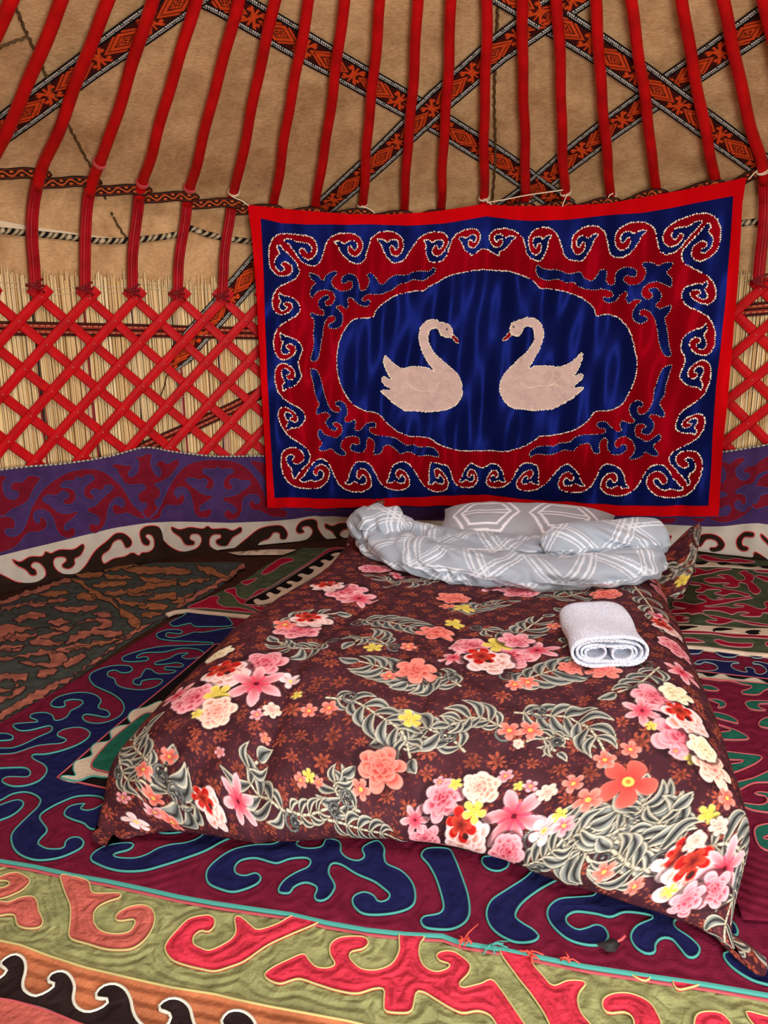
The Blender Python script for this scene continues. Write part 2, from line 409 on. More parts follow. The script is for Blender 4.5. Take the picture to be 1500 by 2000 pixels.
# ---- lattice of crossed slats
def slat_strip(s0, z0, s1, z1, r, w=0.050, t=0.013, n=26):
    u = np.linspace(0, 1, n); s = s0+(s1-s0)*u; z = z0+(z1-z0)*u
    d = np.array([s1-s0, z1-z0]); d /= np.linalg.norm(d); nx, nz = -d[1], d[0]
    prof = [(-w/2, 0), (-w/2+0.004, t/2), (0, t/2+0.002), (w/2-0.004, t/2), (w/2, 0), (w/2-0.004, -t/2), (-w/2+0.004, -t/2)]
    bow = 0.004*np.sin(u*9+s0*7); V = []
    for a, b in prof: V.append(pol((s+nx*a)/RL, r-b+bow, z+nz*a))
    V = np.stack(V, 1).reshape(-1, 3); k = len(prof)
    F = grid_faces(k, n, True).tolist()+[list(range(k))[::-1], [(n-1)*k+i for i in range(k)]]
    return V, F
RL = 2.872
def lattice():
    root = empty('lattice_wall', pol(-0.7, RL, 0.0)); tag(root, 'red lattice wall of crossed slats in front of the reed screen', 'lattice wall')
    nodes = on_cyl(np.array([(34, 618), (131, 620), (224, 627), (312, 629), (396, 633), (480, 633)]), RL)
    s_n = az_of(nodes)*RL; ds = np.diff(s_n).mean(); z0 = nodes[:, 2].mean(); s0 = s_n.mean()-2.5*ds
    dz = 0.232
    rn = on_cyl(np.array([(1427, 698)]), RL); sr = az_of(rn)[0]*RL; zr = rn[0, 2]
    rivet_V, rivet_F = ICO_V*np.array([0.006, 0.006, 0.006]), ICO_F
    rm = bpy.data.meshes.new('rivet'); rm.from_pydata([tuple(v) for v in rivet_V], [], rivet_F.tolist()); rm.materials.append(mat_base('hide_rivet', S(196, 96, 84), rough=0.7))
    for p in rm.polygons: p.use_smooth = True
    ztop = z0+dz/2
    def section(sA, zA, smin, smax):
        zt = zA+dz/2
        while zt+dz < 1.60: zt += dz
        while zt > 1.55: zt -= dz
        n0 = int((smin-sA)/ds)-9; n1 = int((smax-sA)/ds)+9
        for i in range(n0, n1):
            for fam in (1, -1):
                # top end at a crossing
                st = sA+(i+0.5)*ds+((zt-zA-dz/2)/dz % 1.0)*0*ds
                ext = 0.062
                sl = ds/dz
                stt, ztt = st+fam*ext*0.72*sl, zt+ext*0.72
                zb = 0.03; sb = stt-fam*(ztt-zb)*sl
                # clip to the section
                lo, hi = 0.0, 1.0
                for _ in range(1):
                    u = np.linspace(0, 1, 200); ss = stt+(sb-stt)*u; ok = (ss > smin) & (ss < smax)
                    if ok.sum() < 8: lo = None; break
                    lo, hi = u[ok][0], u[ok][-1]
                if lo is None: continue
                a0, zz0 = stt+(sb-stt)*lo, ztt+(zb-ztt)*lo; a1, zz1 = stt+(sb-stt)*hi, ztt+(zb-ztt)*hi
                V, F = slat_strip(a0, zz0, a1, zz1, RL-0.009 if fam == 1 else RL+0.006)
                sl_o = mesh_np('slat', V, F, M_redslat, smooth=False); under(sl_o, root)
                if fam == 1:
                    kz = zt
                    while kz > 0.1:
                        sx = st-fam*(zt-kz)*sl
                        if min(a0, a1) < sx < max(a0, a1):
                            P = pol(sx/RL, RL-0.018, kz)
                            rv = bpy.data.objects.new('rivet', rm); COL.objects.link(rv); rv.parent = sl_o
                            rv.location = Vector(P)
                        kz -= dz/2
    section(s0, z0, -3.7, -0.35)
    section(sr, zr, 1.25, 3.4)
    return s0, z0, ds, dz
LAT = lattice()

# ---- roof poles
poles_px = [((22, 0), (2, 50)), ((118, 5), (5, 280)), ((212, 0), (85, 328)), ((300, 0), (187, 345)), ((382, 0), (280, 357)), ((465, 0), (370, 375)), ((537, 0), (456, 382)), ((602, 0), (535, 400)), ((675, 0), (618, 402)), ((742, 0), (709, 400)), ((817, 0), (789, 415)), ((881, 0), (861, 410)), ((950, 0), (945, 385)), ((1020, 0), (1026, 395)), ((1087, 0), (1103, 375)), ((1162, 0), (1191, 390)), ((1234, 0), (1282, 370)), ((1332, 0), (1395, 355)), ((1410, 0), (1485, 320)), ((1492, 0), (1505, 55))]
feet_px = {2: (68, 556), 3: (165, 562), 4: (258, 566), 5: (346, 572), 6: (433, 577)}
POLE = []
def make_poles():
    for i, ent in enumerate(poles_px+['L1', 'L2', 'L3', 'R1', 'R2', 'R3', 'R4']):
        if isinstance(ent, str):     # a few more beyond the frame, at the same spacing
            ref = POLE[0 if ent[0] == 'L' else 19]['ab']; at = ab = ref+(-1 if ent[0] == 'L' else 1)*0.0865*int(ent[1]); Bp = pol(ab, CC-CK*1.985, 1.985); T = Bp+[0, 0, 0.3]
        else:
            t, b = ent; T = on_cone([t], CC)[0]; Bp = on_cone([b], CC)[0]
            at, ab = az_of(np.array([T]))[0], az_of(np.array([Bp]))[0]
        if i in (0, 1) or i >= 19: a = (at+ab)/2; zb = 1.985; ab = a; at = a
        else: zb = Bp[2]-0.02
        da = (at-ab)/max(T[2]-Bp[2], 0.1) if i not in (0, 1) and i < 19 else 0
        rbend = CC-CK*zb-0.0
        if i in feet_px:
            f = on_cyl([feet_px[i]], 2.852)[0]; af = az_of(np.array([f]))[0]; zf = f[2]-0.03
        else: af = ab; zf = 1.46
        zm = (zf+zb)/2
        pathp = [(af, 2.850, zf), (af*0.6+ab*0.4, 2.845, zf+(zb-zf)*0.45), (af*0.15+ab*0.85, 2.815, zf+(zb-zf)*0.8), (ab, rbend-0.005, zb+0.02)]
        for z in np.linspace(zb+0.12, 3.08, 7):
            kz = min(z-Bp[2], 0.75)
            pathp.append((ab+da*kz, CC-CK*z, z))
        P = np.array([pol(*q) for q in pathp])
        P = crom(P, False, 0.035)
        k = np.arange(len(P)); ph = RNG.random()*6
        A = np.array([math.cos(ab), -math.sin(ab), 0])
        P = P+A[None]*(0.003*np.sin(k*0.21+ph)+0.002*np.sin(k*0.53+ph*2))[:, None]*np.clip(k/6, 0, 1)[:, None]
        zc = zb-0.03
        cut = int(np.argmax(P[:, 2] > zc))
        root = empty('roof_pole', tuple(P[0]))
        V, F = tube(P[max(cut-1, 0):], np.linspace(0.0260, 0.0225, len(P)-max(cut-1, 0)), 12)
        o = mesh_np('shaft', V, F, M_red); under(o, root)
        # flat grooved foot
        Q = P[:cut+1]; T_ = np.gradient(Q, axis=0); T_ /= np.linalg.norm(T_, axis=1)[:, None]
        N_ = np.cross(T_, A); N_ /= np.linalg.norm(N_, axis=1)[:, None]
        w, d = 0.026, 0.016
        prof = [(-w, -d), (-w, d*0.7), (-w*0.72, d), (-w*0.6, d*0.72), (-w*0.45, d), (-w*0.22, d*1.05), (-w*0.1, d*0.75), (w*0.05, d*1.05), (w*0.3, d), (w*0.42, d*0.72), (w*0.55, d), (w*0.8, d*0.95), (w, d*0.65), (w, -d)]
        # the side that faces the room
        sgn = np.sign((N_[0]*np.array([-math.sin(ab), -math.cos(ab), 0])).sum()) or 1
        Vv = np.stack([Q+A*a_+N_*sgn*b_ for a_, b_ in prof], 1).reshape(-1, 3); kk = len(prof)
        Ff = grid_faces(kk, len(Q), True).tolist()+[list(range(kk)), [(len(Q)-1)*kk+j for j in range(kk)]]
        o = mesh_np('pole_foot', Vv, Ff, M_redfoot, smooth=False, label='flat grooved foot of the pole'); under(o, root)
        if i in (2, 3, 4, 5, 6, 18):   # lashing of the foot to the lattice top
            parts = []
            for j in range(3):
                z_ = P[0][2]+0.012+0.014*j; c = pol(af, 2.852, z_)
                th = np.linspace(0, 2*math.pi, 18, endpoint=False); tilt = 0.35*(j-1)
                ring = c+np.outer(np.cos(th), A)*0.040+np.outer(np.sin(th), np.array([-math.sin(af), -math.cos(af), 0]))*0.030+np.outer(np.cos(th)*tilt*0.05, [0, 0, 1])
                parts.append(tube(ring, 0.005, 5, True))
            V, F = join(parts); o = mesh_np('lashing', V, F, mat_base('red_lashing', S(120, 20, 28), rough=0.7) if i == 2 else bpy.data.materials['red_lashing']); under(o, root)
        where = {0: 'red roof pole crossing the top left corner', 1: 'red roof pole running off the left edge above the lattice',
                 18: 'red roof pole tied with white string at the right corner of the swan hanging', 19: 'red roof pole just showing at the top right corner'}
        if i in where: lb = where[i]
        elif i > 19: lb = 'red roof pole just outside the view, %s beyond the %s edge' % (ORD[int(ent[1])-1], 'left' if ent[0] == 'L' else 'right')
        elif i < 7: lb = 'red roof pole with grooved foot on the lattice, %s from the left' % ORD[i-2]
        else: lb = 'red roof pole above the swan hanging, %s from its left corner' % ORD[i-7]
        tag(root, lb, 'roof pole', 'red roof poles fanning up from the wall')
        POLE.append(dict(ab=ab, zb=zb, r=rbend, P=P))
make_poles()

# ---- woven bands
BLK = np.array(S(24, 20, 20)); ORG = np.array(S(214, 74, 30)); WHT = np.array(S(226, 222, 208)); MAR = np.array(S(66, 22, 18))
def pat_wide(u, v):
    c = np.tile(BLK, u.shape+(1,)).astype(float); a = np.abs(v)
    ch = (np.abs(a-0.80) < 0.10); dots = np.sin(u*2*math.pi/0.011+np.where(a > 0.80, 0, math.pi)) > -0.35
    c[ch & dots & (np.abs(a-0.80) > 0.02)] = WHT
    inn = a < 0.60; L = 0.27; t = (u/L) % 1.0; tn = np.minimum(t, 1-t)
    c[inn] = MAR
    D = a/0.56+np.abs(t-0.5)/0.30
    row = (np.floor(u/0.0105)+np.floor((v+1)*11)) % 2 == 0
    ring = ((D < 1.0) & (D > 0.66)) | ((D < 0.40) & row) | ((D < 0.5) & (D > 0.40))
    hook = (D > 1.12) & (D < 1.34) & (np.abs(t-0.5) > 0.06)
    X = np.abs(a/0.56-tn/0.13) < 0.24
    X2 = (np.abs(a-0.30) < 0.10) & (tn < 0.17) & (tn > 0.10)
    bar = (tn < 0.018) | ((tn > 0.045) & (tn < 0.06) & (a < 0.3))
    c[inn & (ring | (hook & row) | hook | X | X2 | bar)] = ORG
    c[inn & (a > 0.555)] = BLK
    return c
def pat_narrow(u, v):
    c = np.tile(np.array(S(46, 26, 22)), u.shape+(1,)).astype(float); a = np.abs(v)
    t = (u/0.085) % 1.0
    c[np.abs(v-0.42*np.sin(2*math.pi*t)) < 0.17] = np.array(S(186, 84, 40))
    c[(np.hypot((t-0.25)*1.6, v+0.35) < 0.18) | (np.hypot((t-0.75)*1.6, v-0.35) < 0.18)] = np.array(S(198, 92, 44))
    c[(a > 0.66) & (a < 0.76)] = np.array(S(120, 60, 40)); c[a > 0.88] = BLK
    return c
def pat_stripe(u, v):
    c = np.tile(BLK, u.shape+(1,)).astype(float); a = np.abs(v)
    c[a < 0.62] = np.array(S(150, 52, 38)); c[a < 0.13] = BLK; c[(a > 0.26) & (a < 0.33)] = BLK
    z = (np.abs(((u/0.03) % 1.0)-0.5)*2-(a-0.4)/0.2); c[(a > 0.40) & (a < 0.60) & (np.abs(z-0.5) < 0.28)] = np.array(S(206, 150, 110))
    c[(a > 0.80) & (a < 0.88)] = np.array(S(120, 46, 34))
    return c
def band(name, P, N, width, pat, parent=None, nv=41, wfun=None, du=0.0035, u0=0.0, thick=0.004):
    d = np.r_[0, np.cumsum(np.linalg.norm(np.diff(P, axis=0), axis=1))]; n = max(8, int(d[-1]/du)); s = np.linspace(0, d[-1], n)
    Pi = np.stack([np.interp(s, d, P[:, k]) for k in range(3)], 1); Ni = np.stack([np.interp(s, d, N[:, k]) for k in range(3)], 1)
    T = np.gradient(Pi, axis=0); T /= np.linalg.norm(T, axis=1)[:, None]; B = np.cross(T, Ni); B /= np.linalg.norm(B, axis=1)[:, None]
    Nn = np.cross(B, T)
    v = np.linspace(-1, 1, nv); w = width/2*(wfun(s/d[-1]) if wfun else np.ones(n))
    wob = 0.003*np.sin(s*11+P[0, 0]*9)
    V = Pi[:, None]+B[:, None]*(v[None, :]*w[:, None])[..., None]+Nn[:, None]*(wob[:, None]*v[None]*0.6)[..., None]
    C = pat(np.broadcast_to(s[:, None]+u0, (n, nv)), np.broadcast_to(v[None], (n, nv)))
    back = V-Nn[:, None]*thick
    Vv = np.concatenate([V.reshape(-1, 3), back[:, [0, -1]].reshape(-1, 3)]); Cc = np.concatenate([C.reshape(-1, 3), np.tile(BLK, (2*n, 1))])
    F = grid_faces(nv, n).tolist(); o0 = n*nv
    for i in range(n-1):
        F.append([i*nv, (i+1)*nv, o0+2*(i+1), o0+2*i]); F.append([i*nv+nv-1, o0+2*i+1, o0+2*(i+1)+1, (i+1)*nv+nv-1])
    o = mesh_np(name, Vv, F, M_vc, smooth=False, colors=Cc)
    if parent: under(o, parent)
    return o
def cone_N(P):
    a = az_of(P); l = math.hypot(1, CK); return np.stack([-np.sin(a)/l, -np.cos(a)/l, 0*a-CK/l], 1)
def roof_band(name, px, off, width, label, u0=0.0):
    q = resample(pts(px), 8, False); c = CC+off*math.hypot(1, CK); P = on_cone(q, c)
    o = band(name, P, cone_N(P), width, pat_wide, u0=u0); tag(o, label, 'woven band', 'crossing woven bands under the roof poles'); return o
BW = 0.148
roof_band('woven_band', '-170,380 -90,322 0,258 175,128 350,5 430,-50 560,-140', 0.040, BW, 'patterned woven band rising from the left edge to the top of the roof felt')
roof_band('woven_band', '180,-135 350,-42 435,0 590,90 750,180 870,248 985,320 1070,382 1110,410', 0.047, BW, 'patterned woven band slanting down right from the top to behind the swan hanging', 0.1)
roof_band('woven_band', '600,430 637,403 750,302 860,196 970,100 1060,36 1135,-14 1180,-46 1280,-120', 0.036, BW, 'patterned woven band rising to the right above the left swan, over another band', 0.05)
roof_band('woven_band', '800,-135 930,-52 1015,0 1165,93 1270,166 1370,238 1470,312 1530,356 1580,394', 0.036, BW, 'patterned woven band slanting down right to the right corner of the swan hanging', 0.16)
roof_band('woven_band', '940,440 975,418 1030,380 1110,314 1190,252 1290,182 1385,118 1500,38 1570,-8 1760,-130', 0.047, BW, 'patterned woven band rising to the upper right edge, under another band', 0.02)
def wall_band(name, px, r, width, pat, label, cat='woven band', wf=None, nv=31, u0=0.0):
    q = resample(pts(px), 8, False); P = on_cyl(q, r); a = az_of(P); N = np.stack([-np.sin(a), -np.cos(a), 0*a], 1)
    o = band(name, P, N, width, pat, wfun=wf, nv=nv, u0=u0); tag(o, label, cat); return o
wall_band('woven_band', '333,724 350,698 373,668 425,610 474,553 520,500 590,430', 2.889, 0.135, pat_wide, 'patterned woven band with a pointed knotted end behind the red lattice', wf=lambda t: np.clip(t/0.10, 0.06, 1)**0.6)
wall_band('woven_band', '270,880 330,853 400,822 460,794 512,766 560,742', 2.889, 0.068, pat_stripe, 'narrow striped band slanting up to the swan hanging behind the lattice', nv=25)
wall_band('woven_band', '-40,641 60,642 250,645 400,649 540,652', 2.890, 0.070, pat_stripe, 'narrow striped band running level behind the lattice left of the swan hanging', nv=25)
wall_band('woven_band', '1390,612 1440,607 1520,600', 2.890, 0.070, pat_stripe, 'narrow striped band running level behind the lattice right of the swan hanging', nv=25)
# tassel cord of the pointed end
V, F = tube(on_cyl(crom(pts('336,722 326,735 322,752 316,768 311,785'), False, 3), 2.884), 0.004, 5); tag(mesh_np('tassel_cord', V, F, M_darkcord), 'dark twisted cord hanging from the pointed band end', 'cord')

# narrow band wound from pole to pole at their bend
def wound_band():
    root = empty('wound_band', tuple(POLE[4]['P'][10])); tag(root, 'narrow dark orange band wound from pole to pole at their bend', 'woven band')
    cpx = {1: (-25, 322), 2: (80, 341), 3: (180, 357), 4: (278, 372), 5: (370, 385), 6: (456, 397), 7: (535, 409), 8: (618, 414), 9: (709, 416), 10: (789, 420), 11: (861, 418), 12: (945, 410), 13: (1026, 404), 14: (1103, 400), 15: (1191, 394), 16: (1282, 378), 17: (1395, 361), 18: (1490, 338), 19: (1580, 318)}
    prev = None; seq = []
    for i in sorted(cpx):
        P3 = on_cyl([cpx[i]], 2.745)[0]; seq.append((az_of(np.array([P3]))[0], P3[2]))
    seq = [(POLE[j]['ab'], seq[0][1]) for j in (22, 21, 20, 0)]+seq+[(POLE[j]['ab'], seq[-1][1]) for j in (23, 24, 25, 26)]
    for i, cur in enumerate(seq):
        if prev:
            a0, z0 = prev; a1, z1 = cur; q = []
            hw = 0.032/2.75
            for t, rr, dz in ((0.0, 2.805, -0.030), (0.12, 2.80, -0.026), (0.5, 2.795, -0.012), (0.80, 2.77, 0.0)):
                q.append(pol(a0+(a1-hw-a0)*t, rr, z0+(z1-z0)*t+dz))
            q.append(pol(a1-hw*0.9, 2.738, z1)); q.append(pol(a1, 2.728, z1-0.003)); q.append(pol(a1+hw*0.9, 2.740, z1-0.006)); q.append(pol(a1+hw*1.25, 2.775, z1-0.010))
            P = crom(np.array(q), False, 0.012); aa = az_of(P); N = np.stack([-np.sin(aa), -np.cos(aa), 0*aa-0.25], 1)
            T = np.gradient(P, axis=0); N = N-T*((N*T).sum(1)/(T*T).sum(1))[:, None]
            band('band_turn', P, N, 0.050, pat_narrow, root, nv=21, u0=i*0.013, du=0.003)
        prev = cur
wound_band()

# ---- cords lying on the felt
def felt_pt(px, inn=0.024):
    """on the inner face of the felt cover"""
    px = np.atleast_2d(px); out = []
    for p in px:
        a = on_cyl([p], 2.935-inn)[0]
        if a[2] > 1.88:
            a = on_cone([p], CC+0.135-inn*1.9)[0]
            if a[2] < 1.9: a = on_cyl([p], 2.905-inn)[0]
        out.append(a)
    return np.array(out)
def felt_cord(name, px, rad, mat, label, cat='cord', kinks=0.0, colf=None):
    q = crom(pts(px), False, 5.0); P = felt_pt(q); k = np.arange(len(P))
    P = P+np.stack([np.sin(k*1.7), 0*k, np.cos(k*2.3)], 1)*kinks
    V, F = tube(P, rad*(1+0.25*np.sin(k*2.1)) if kinks else rad, 6, up=(0, -1, 0.2))
    cols = None
    if colf is not None:
        th = np.tile(np.arange(6), len(P)); kk = np.repeat(k, 6); cols = colf(kk, th)
    o = mesh_np(name, V, F, mat, colors=cols); tag(o, label, cat); return o
def chevron(k, th):
    m = ((k*1.0+np.abs(((th+0.5) % 6)-3)*0.9) % 2.6) < 1.5
    return np.where(m[:, None], BLK, np.array(S(206, 188, 150)))
felt_cord('braided_cord', '-40,447 0,450 60,456 125,462 190,470 240,470 290,466 335,460 360,452 372,446 400,456 440,465 490,472 540,476', 0.017, M_vc, 'black and cream braided cord running level across the felt left of the hanging', colf=chevron)
felt_cord('braided_cord', '1420,438 1450,436 1500,430 1540,426', 0.017, M_vc, 'short stretch of black and cream braided cord right of the hanging', colf=chevron)
felt_cord('braided_cord', '372,446 368,436 364,422 370,412', 0.008, M_vc, 'little braided loop rising from the cord seam beside a pole foot', colf=chevron)
felt_cord('horsehair_cord', '20,-10 35,22 45,50 58,78 75,115 92,152 112,195 132,240 150,275 170,312 190,345 205,385 222,425 240,455 248,466', 0.0060, M_darkcord, 'brown twisted cord hanging down the felt at the left', kinks=0.0025)
felt_cord('horsehair_cord', '-20,98 0,92 25,82 55,72', 0.0055, M_darkcord, 'short brown twisted cord reaching the left edge of the roof felt', kinks=0.0025)
felt_cord('horsehair_cord', '974,-10 972,40 968,120 966,200 968,280 966,340 962,395', 0.0055, M_darkcord, 'brown twisted cord hanging straight down the felt above the right swan', kinks=0.0025)
# white felt selvedge above the braided cord
q = resample(pts('-40,433 0,438 60,448 125,456 190,464 242,468'), 6, False); P = felt_pt(q, 0.021); a = az_of(P); N = np.stack([-np.sin(a), -np.cos(a), 0*a], 1)
tag(band('felt_edging', P, N, 0.034, lambda u, v: np.tile(np.array(S(226, 206, 172)), u.shape+(1,)), nv=5, wfun=lambda t: 1.15-0.9*t, du=0.02), 'cream felt edging above the braided cord at the left', 'edging')
# ================================================================== the swan hanging
R_H = 2.715
_sf = az_of(on_cyl([(944, 700)], R_H))[0]*R_H
def hang_ripple(s, z):
    h = 0.008*np.sin(s*17+2.2*np.sin(z*3.1+s*2))+0.0065*np.sin(s*31+z*5.5+1.5)+0.0042*np.sin(s*52-z*9)
    h = h+0.003*np.sin(s*24-z*21+2*np.sin(s*9))
    low = sstep(1.0, 0.35, z)
    h = h+low*0.007*np.sin(s*40+z*3)*np.abs(np.sin(s*7+1))
    h = h-0.012*np.exp(-((s-_sf)/0.06)**2)          # pressed fold down the middle
    return h*np.clip((2.05-z)/0.5, 0.25, 1)
HS = Cyl(R_H, hang_ripple)
M_border = satin('scarlet_satin', S(184, 6, 14)); M_blue = satin('royal_blue_satin', S(10, 17, 64), rough=0.5)
M_crim = satin('crimson_satin', S(124, 3, 16), rough=0.5); M_swan = mat_base('cream_velvet', S(206, 178, 168), rough=0.9, sheen=0.0, bump=0.7, bscale=16, var=0.06, vscale=20, bdist=0.03)
M_bead = mat_base('ivory_bead', S(255, 246, 220), rough=0.25, spec=0.6)
M_beak = satin('red_beak', S(120, 8, 14))
hang = empty('wall_hanging', pol(0.1, R_H, 0.25)); tag(hang, 'red and blue satin wall hanging with two white swans', 'wall hanging')
def hpx(P, step=3.5, closed=True): return HS.to2d(crom(P, closed, step))
outer = np.concatenate([pts('483,400 540,406 600,412 680,418 760,419 850,413 915,403 945,398 990,402 1090,402 1190,397 1300,377 1400,359 1458,346'),
    pts('1450,400 1444,500 1432,650 1420,800 1411,900 1405,990 1403,1008'), pts('1300,1009 1200,1006 1100,1001 1000,993 940,985 860,988 750,989 637,993 522,991'), pts('518,900 513,800 508,700 503,600 497,520 490,450')])
field = np.concatenate([pts('509,427 550,436 600,438.5 680,439 720,438 793,441 866,437 925,427 950,422.5 997,429 1047,431.7 1113,429 1180,421 1253,416 1303,408 1353,398 1432,383'),
    pts('1425,480 1415,600 1400,750 1392,850 1384,987'), pts('1277,988 1160,984 1097,979 1013,974 945,965.5 843,969 755,973 696,974.5 535,971'), pts('530,880 524,770 519,640 514,520')])
def sharp(P, step=10): return np.concatenate([np.linspace(P[i], P[(i+1) % len(P)], max(1, int(np.linalg.norm(P[(i+1) % len(P)]-P[i])/step)), endpoint=False) for i in range(len(P))])
patch('border', HS.to2d(sharp(outer)), HS, 0.0, M_border, hang, grid=0.022, label='scarlet satin border')
patch('blue_field', HS.to2d(sharp(field)), HS, 0.0025, M_blue, hang, base=0.0, grid=0.020, label='royal blue satin ground')
# --- scroll-edged crimson panel: a running wave of hooks from a template hook, corners by hand
TPL = pts('690,680 760,650 800,590 825,500 850,410 880,345 940,290 1020,255 1110,243 1200,248 1290,285 1345,350 1350,430 1320,510 1260,550 1195,535 1155,480 1160,425 1195,415 1222,450 1245,470 1275,445 1285,400 1265,358 1225,340 1170,347 1108,380 1050,350 965,358 1020,410 1060,490 1120,570 1200,630')
T_S, T_B, T_C = np.array([690, 680.]), np.array([965, 358.]), np.array([1222, 455.])
def hook(Sp, Bp, Cp):
    A = np.stack([T_B-T_S, T_C-T_S], 1); Bm = np.stack([np.array(Bp)-Sp, np.array(Cp)-Sp], 1)
    return (TPL-T_S)@(Bm@np.linalg.inv(A)).T + np.array(Sp)
def run(hooks, end):
    o = [hook(np.array(h[0], float), h[1], h[2]) for h in hooks]; return np.concatenate(o+[np.array(end, float)])
s1 = 220/1500; s2 = 1/6
c_tl = tile(510, 420, s1, '505,740 480,660 430,590 350,510 280,445 245,385 215,430 245,515 190,580 180,640 210,720 270,750 310,730 300,690 265,665 290,625 350,635 405,680 415,730 380,790 310,815 210,795 135,720 105,630 105,440 140,340 200,275 280,250 450,262 600,275 690,320 735,390 745,470 710,550 640,595 580,580 520,520 500,480 530,445 575,455 600,500 635,512 670,470 655,410 600,375 480,360 400,325 340,320 300,345 370,395 440,490 510,590 590,655')
c_tr = tile(1170, 380, s2, '890,680 960,620 1040,520 1120,430 1215,325 1130,325 1050,370 930,385 870,430 855,490 880,530 920,510 945,465 975,455 995,480 980,520 930,580 850,610 790,595 755,530 760,460 810,385 910,310 1050,260 1170,225 1270,225 1350,255 1405,325 1425,420 1415,540 1380,650 1310,730 1190,785 1110,755 1085,690 1110,610 1170,565 1230,550 1275,575 1260,620 1205,640 1200,685 1240,690 1310,630 1340,560 1335,490 1290,440 1320,380 1280,340 1215,410 1130,500 1040,590 985,660')
c_bl = tile(520, 800, s1, '565,690 500,760 440,830 375,925 345,870 340,800 290,730 265,660 295,610 350,600 380,625 345,670 370,715 430,715 490,660 490,590 440,530 370,505 290,515 220,570 200,660 205,780 240,890 310,980 420,1035 560,1050 700,1030 800,970 845,880 840,810 790,750 730,725 660,755 620,820 640,870 670,870 690,810 725,800 765,850 740,910 670,945 580,940 510,965 445,940 500,880 550,800 610,720 670,670')
c_br = tile(1160, 780, s2, '830,780 880,840 940,930 1000,1010 1040,1060 990,1075 890,1045 850,1065 770,1040 710,980 705,935 740,925 775,950 800,990 850,975 860,930 800,855 730,840 660,875 625,940 640,1030 700,1100 780,1135 960,1150 1070,1130 1170,1050 1240,930 1275,780 1260,680 1200,615 1100,605 1010,625 960,680 970,740 1010,790 1060,805 1110,780 1095,740 1065,710 1090,685 1150,695 1190,750 1190,820 1110,900 1130,970 1100,1010 1070,960 1010,880 950,810 890,740')
top_l = run([((611.2, 519.7), (651.5, 472.5), (689.2, 486.7)), ((699.2, 515.3), (736.9, 468.4), (769.9, 486)), ((774.3, 513.9), (827.8, 469.1), (854.2, 486)), ((858.6, 511.7), (894.5, 465.5), (922.4, 472.8))], [(921, 500), (945.8, 486)])
top_r = run([((1303.3, 496.7), (1263.3, 450), (1221.7, 472.5)), ((1205, 503.3), (1169, 457.5), (1134, 480.8)), ((1116.7, 508.3), (1077.5, 460.8), (1049, 481.7)), ((1043.3, 506.7), (1008.3, 463.7), (973.3, 471.7))], [(975, 500)])
left_t = run([((584.1, 531.5), (545.2, 571.8), (559.1, 598.2)), ((585.5, 600.4), (546.7, 649.5), (563.5, 681.8))], [(590, 684), (582, 709)])
left_b = run([((605, 888), (561.3, 839.5), (569.4, 814.5)), ((595.8, 816), (552.5, 764.7), (563.5, 730.9))], [(589.2, 735.3)])
right_t = run([((1332.5, 503.3), (1381.7, 550), (1364, 575)), ((1331.7, 578.3), (1380.8, 632.5), (1362.5, 670.8))], [(1330.8, 681.7), (1339, 702)])
right_b = run([((1306.7, 895), (1357.5, 850), (1346, 826.7)), ((1321.7, 823.3), (1370.8, 761.7), (1357.5, 728.3))], [(1328.3, 733.3)])
bot_l = run([((627, 896), (673.3, 943.7), (705.5, 929)), ((710.7, 901.2), (754.7, 943), (781.8, 929)), ((788.4, 901.2), (836.1, 945.2), (856.6, 929)), ((866.9, 907), (896.2, 940.8), (919.7, 927.6))], [(920.4, 904.4), (941.7, 913)])
bot_r = run([((1283.3, 906.7), (1229.2, 951.7), (1195, 936.7)), ((1188.3, 905.8), (1143.3, 947.5), (1110, 934.2)), ((1110, 905.8), (1053.3, 945), (1030.8, 930.8)), ((1026.7, 904.2), (988.3, 940), (965.8, 929))], [(960.8, 905.8)])
# clockwise from the top cusp: right along the top, down the right, left along the bottom, up the left
panel = np.concatenate([top_r[::-1], c_tr, right_t, right_b[::-1], c_br[::-1], bot_r, bot_l[::-1], c_bl[::-1], left_b, left_t[::-1], c_tl, top_l])
medal = pts('930,528 946.7,526.7 976.7,529 996.7,530.8 1023,540 1039,546.7 1055.8,563.3 1068,563 1088,566.7 1110,571.7 1130,579 1148,590 1160,601.7 1165.8,615.8 1183,614 1201.7,617.5 1213,625 1225,638 1235,658 1241.7,686.7 1245,711.7 1242.5,733 1235.8,753 1225.8,773 1215,789 1201.7,798 1186.7,801.7 1163,803.5 1153,816.7 1138,830 1121.7,839 1096.7,846.7 1071.7,851 1055.8,851.7 1046.7,858 1030,869 1010,876.7 985,881 955,880 930,880 898,880 879,875.5 865,871 851.5,864.5 839.7,855.7 822,852.8 801.6,851.3 779.6,844 760.5,830.8 741,810 730,805 712.4,802 693.3,792.5 677.2,775 665.5,751.5 658.9,726.5 658,701.6 660.3,676.7 668.4,651.7 676.5,638 687.5,626 699.2,621.7 727,619.5 734.7,604.8 749.3,591.6 768.4,579 790.4,572.5 815.3,568 828.5,567.4 837.3,560 852,552.7 874,541 896,533.7')
A_ = lambda s: tile(510, 420, s1, s); B_ = lambda s: tile(720, 420, s1, s); C_ = lambda s: tile(510, 640, s1, s); D_ = lambda s: tile(520, 800, s1, s); I_ = lambda s: tile(740, 800, s1, s)
E_ = lambda s: tile(930, 420, s2, s); F_ = lambda s: tile(1170, 380, s2, s); G_ = lambda s: tile(1170, 620, s2, s); H_ = lambda s: tile(1160, 780, s2, s); J_ = lambda s: tile(930, 780, s2, s)
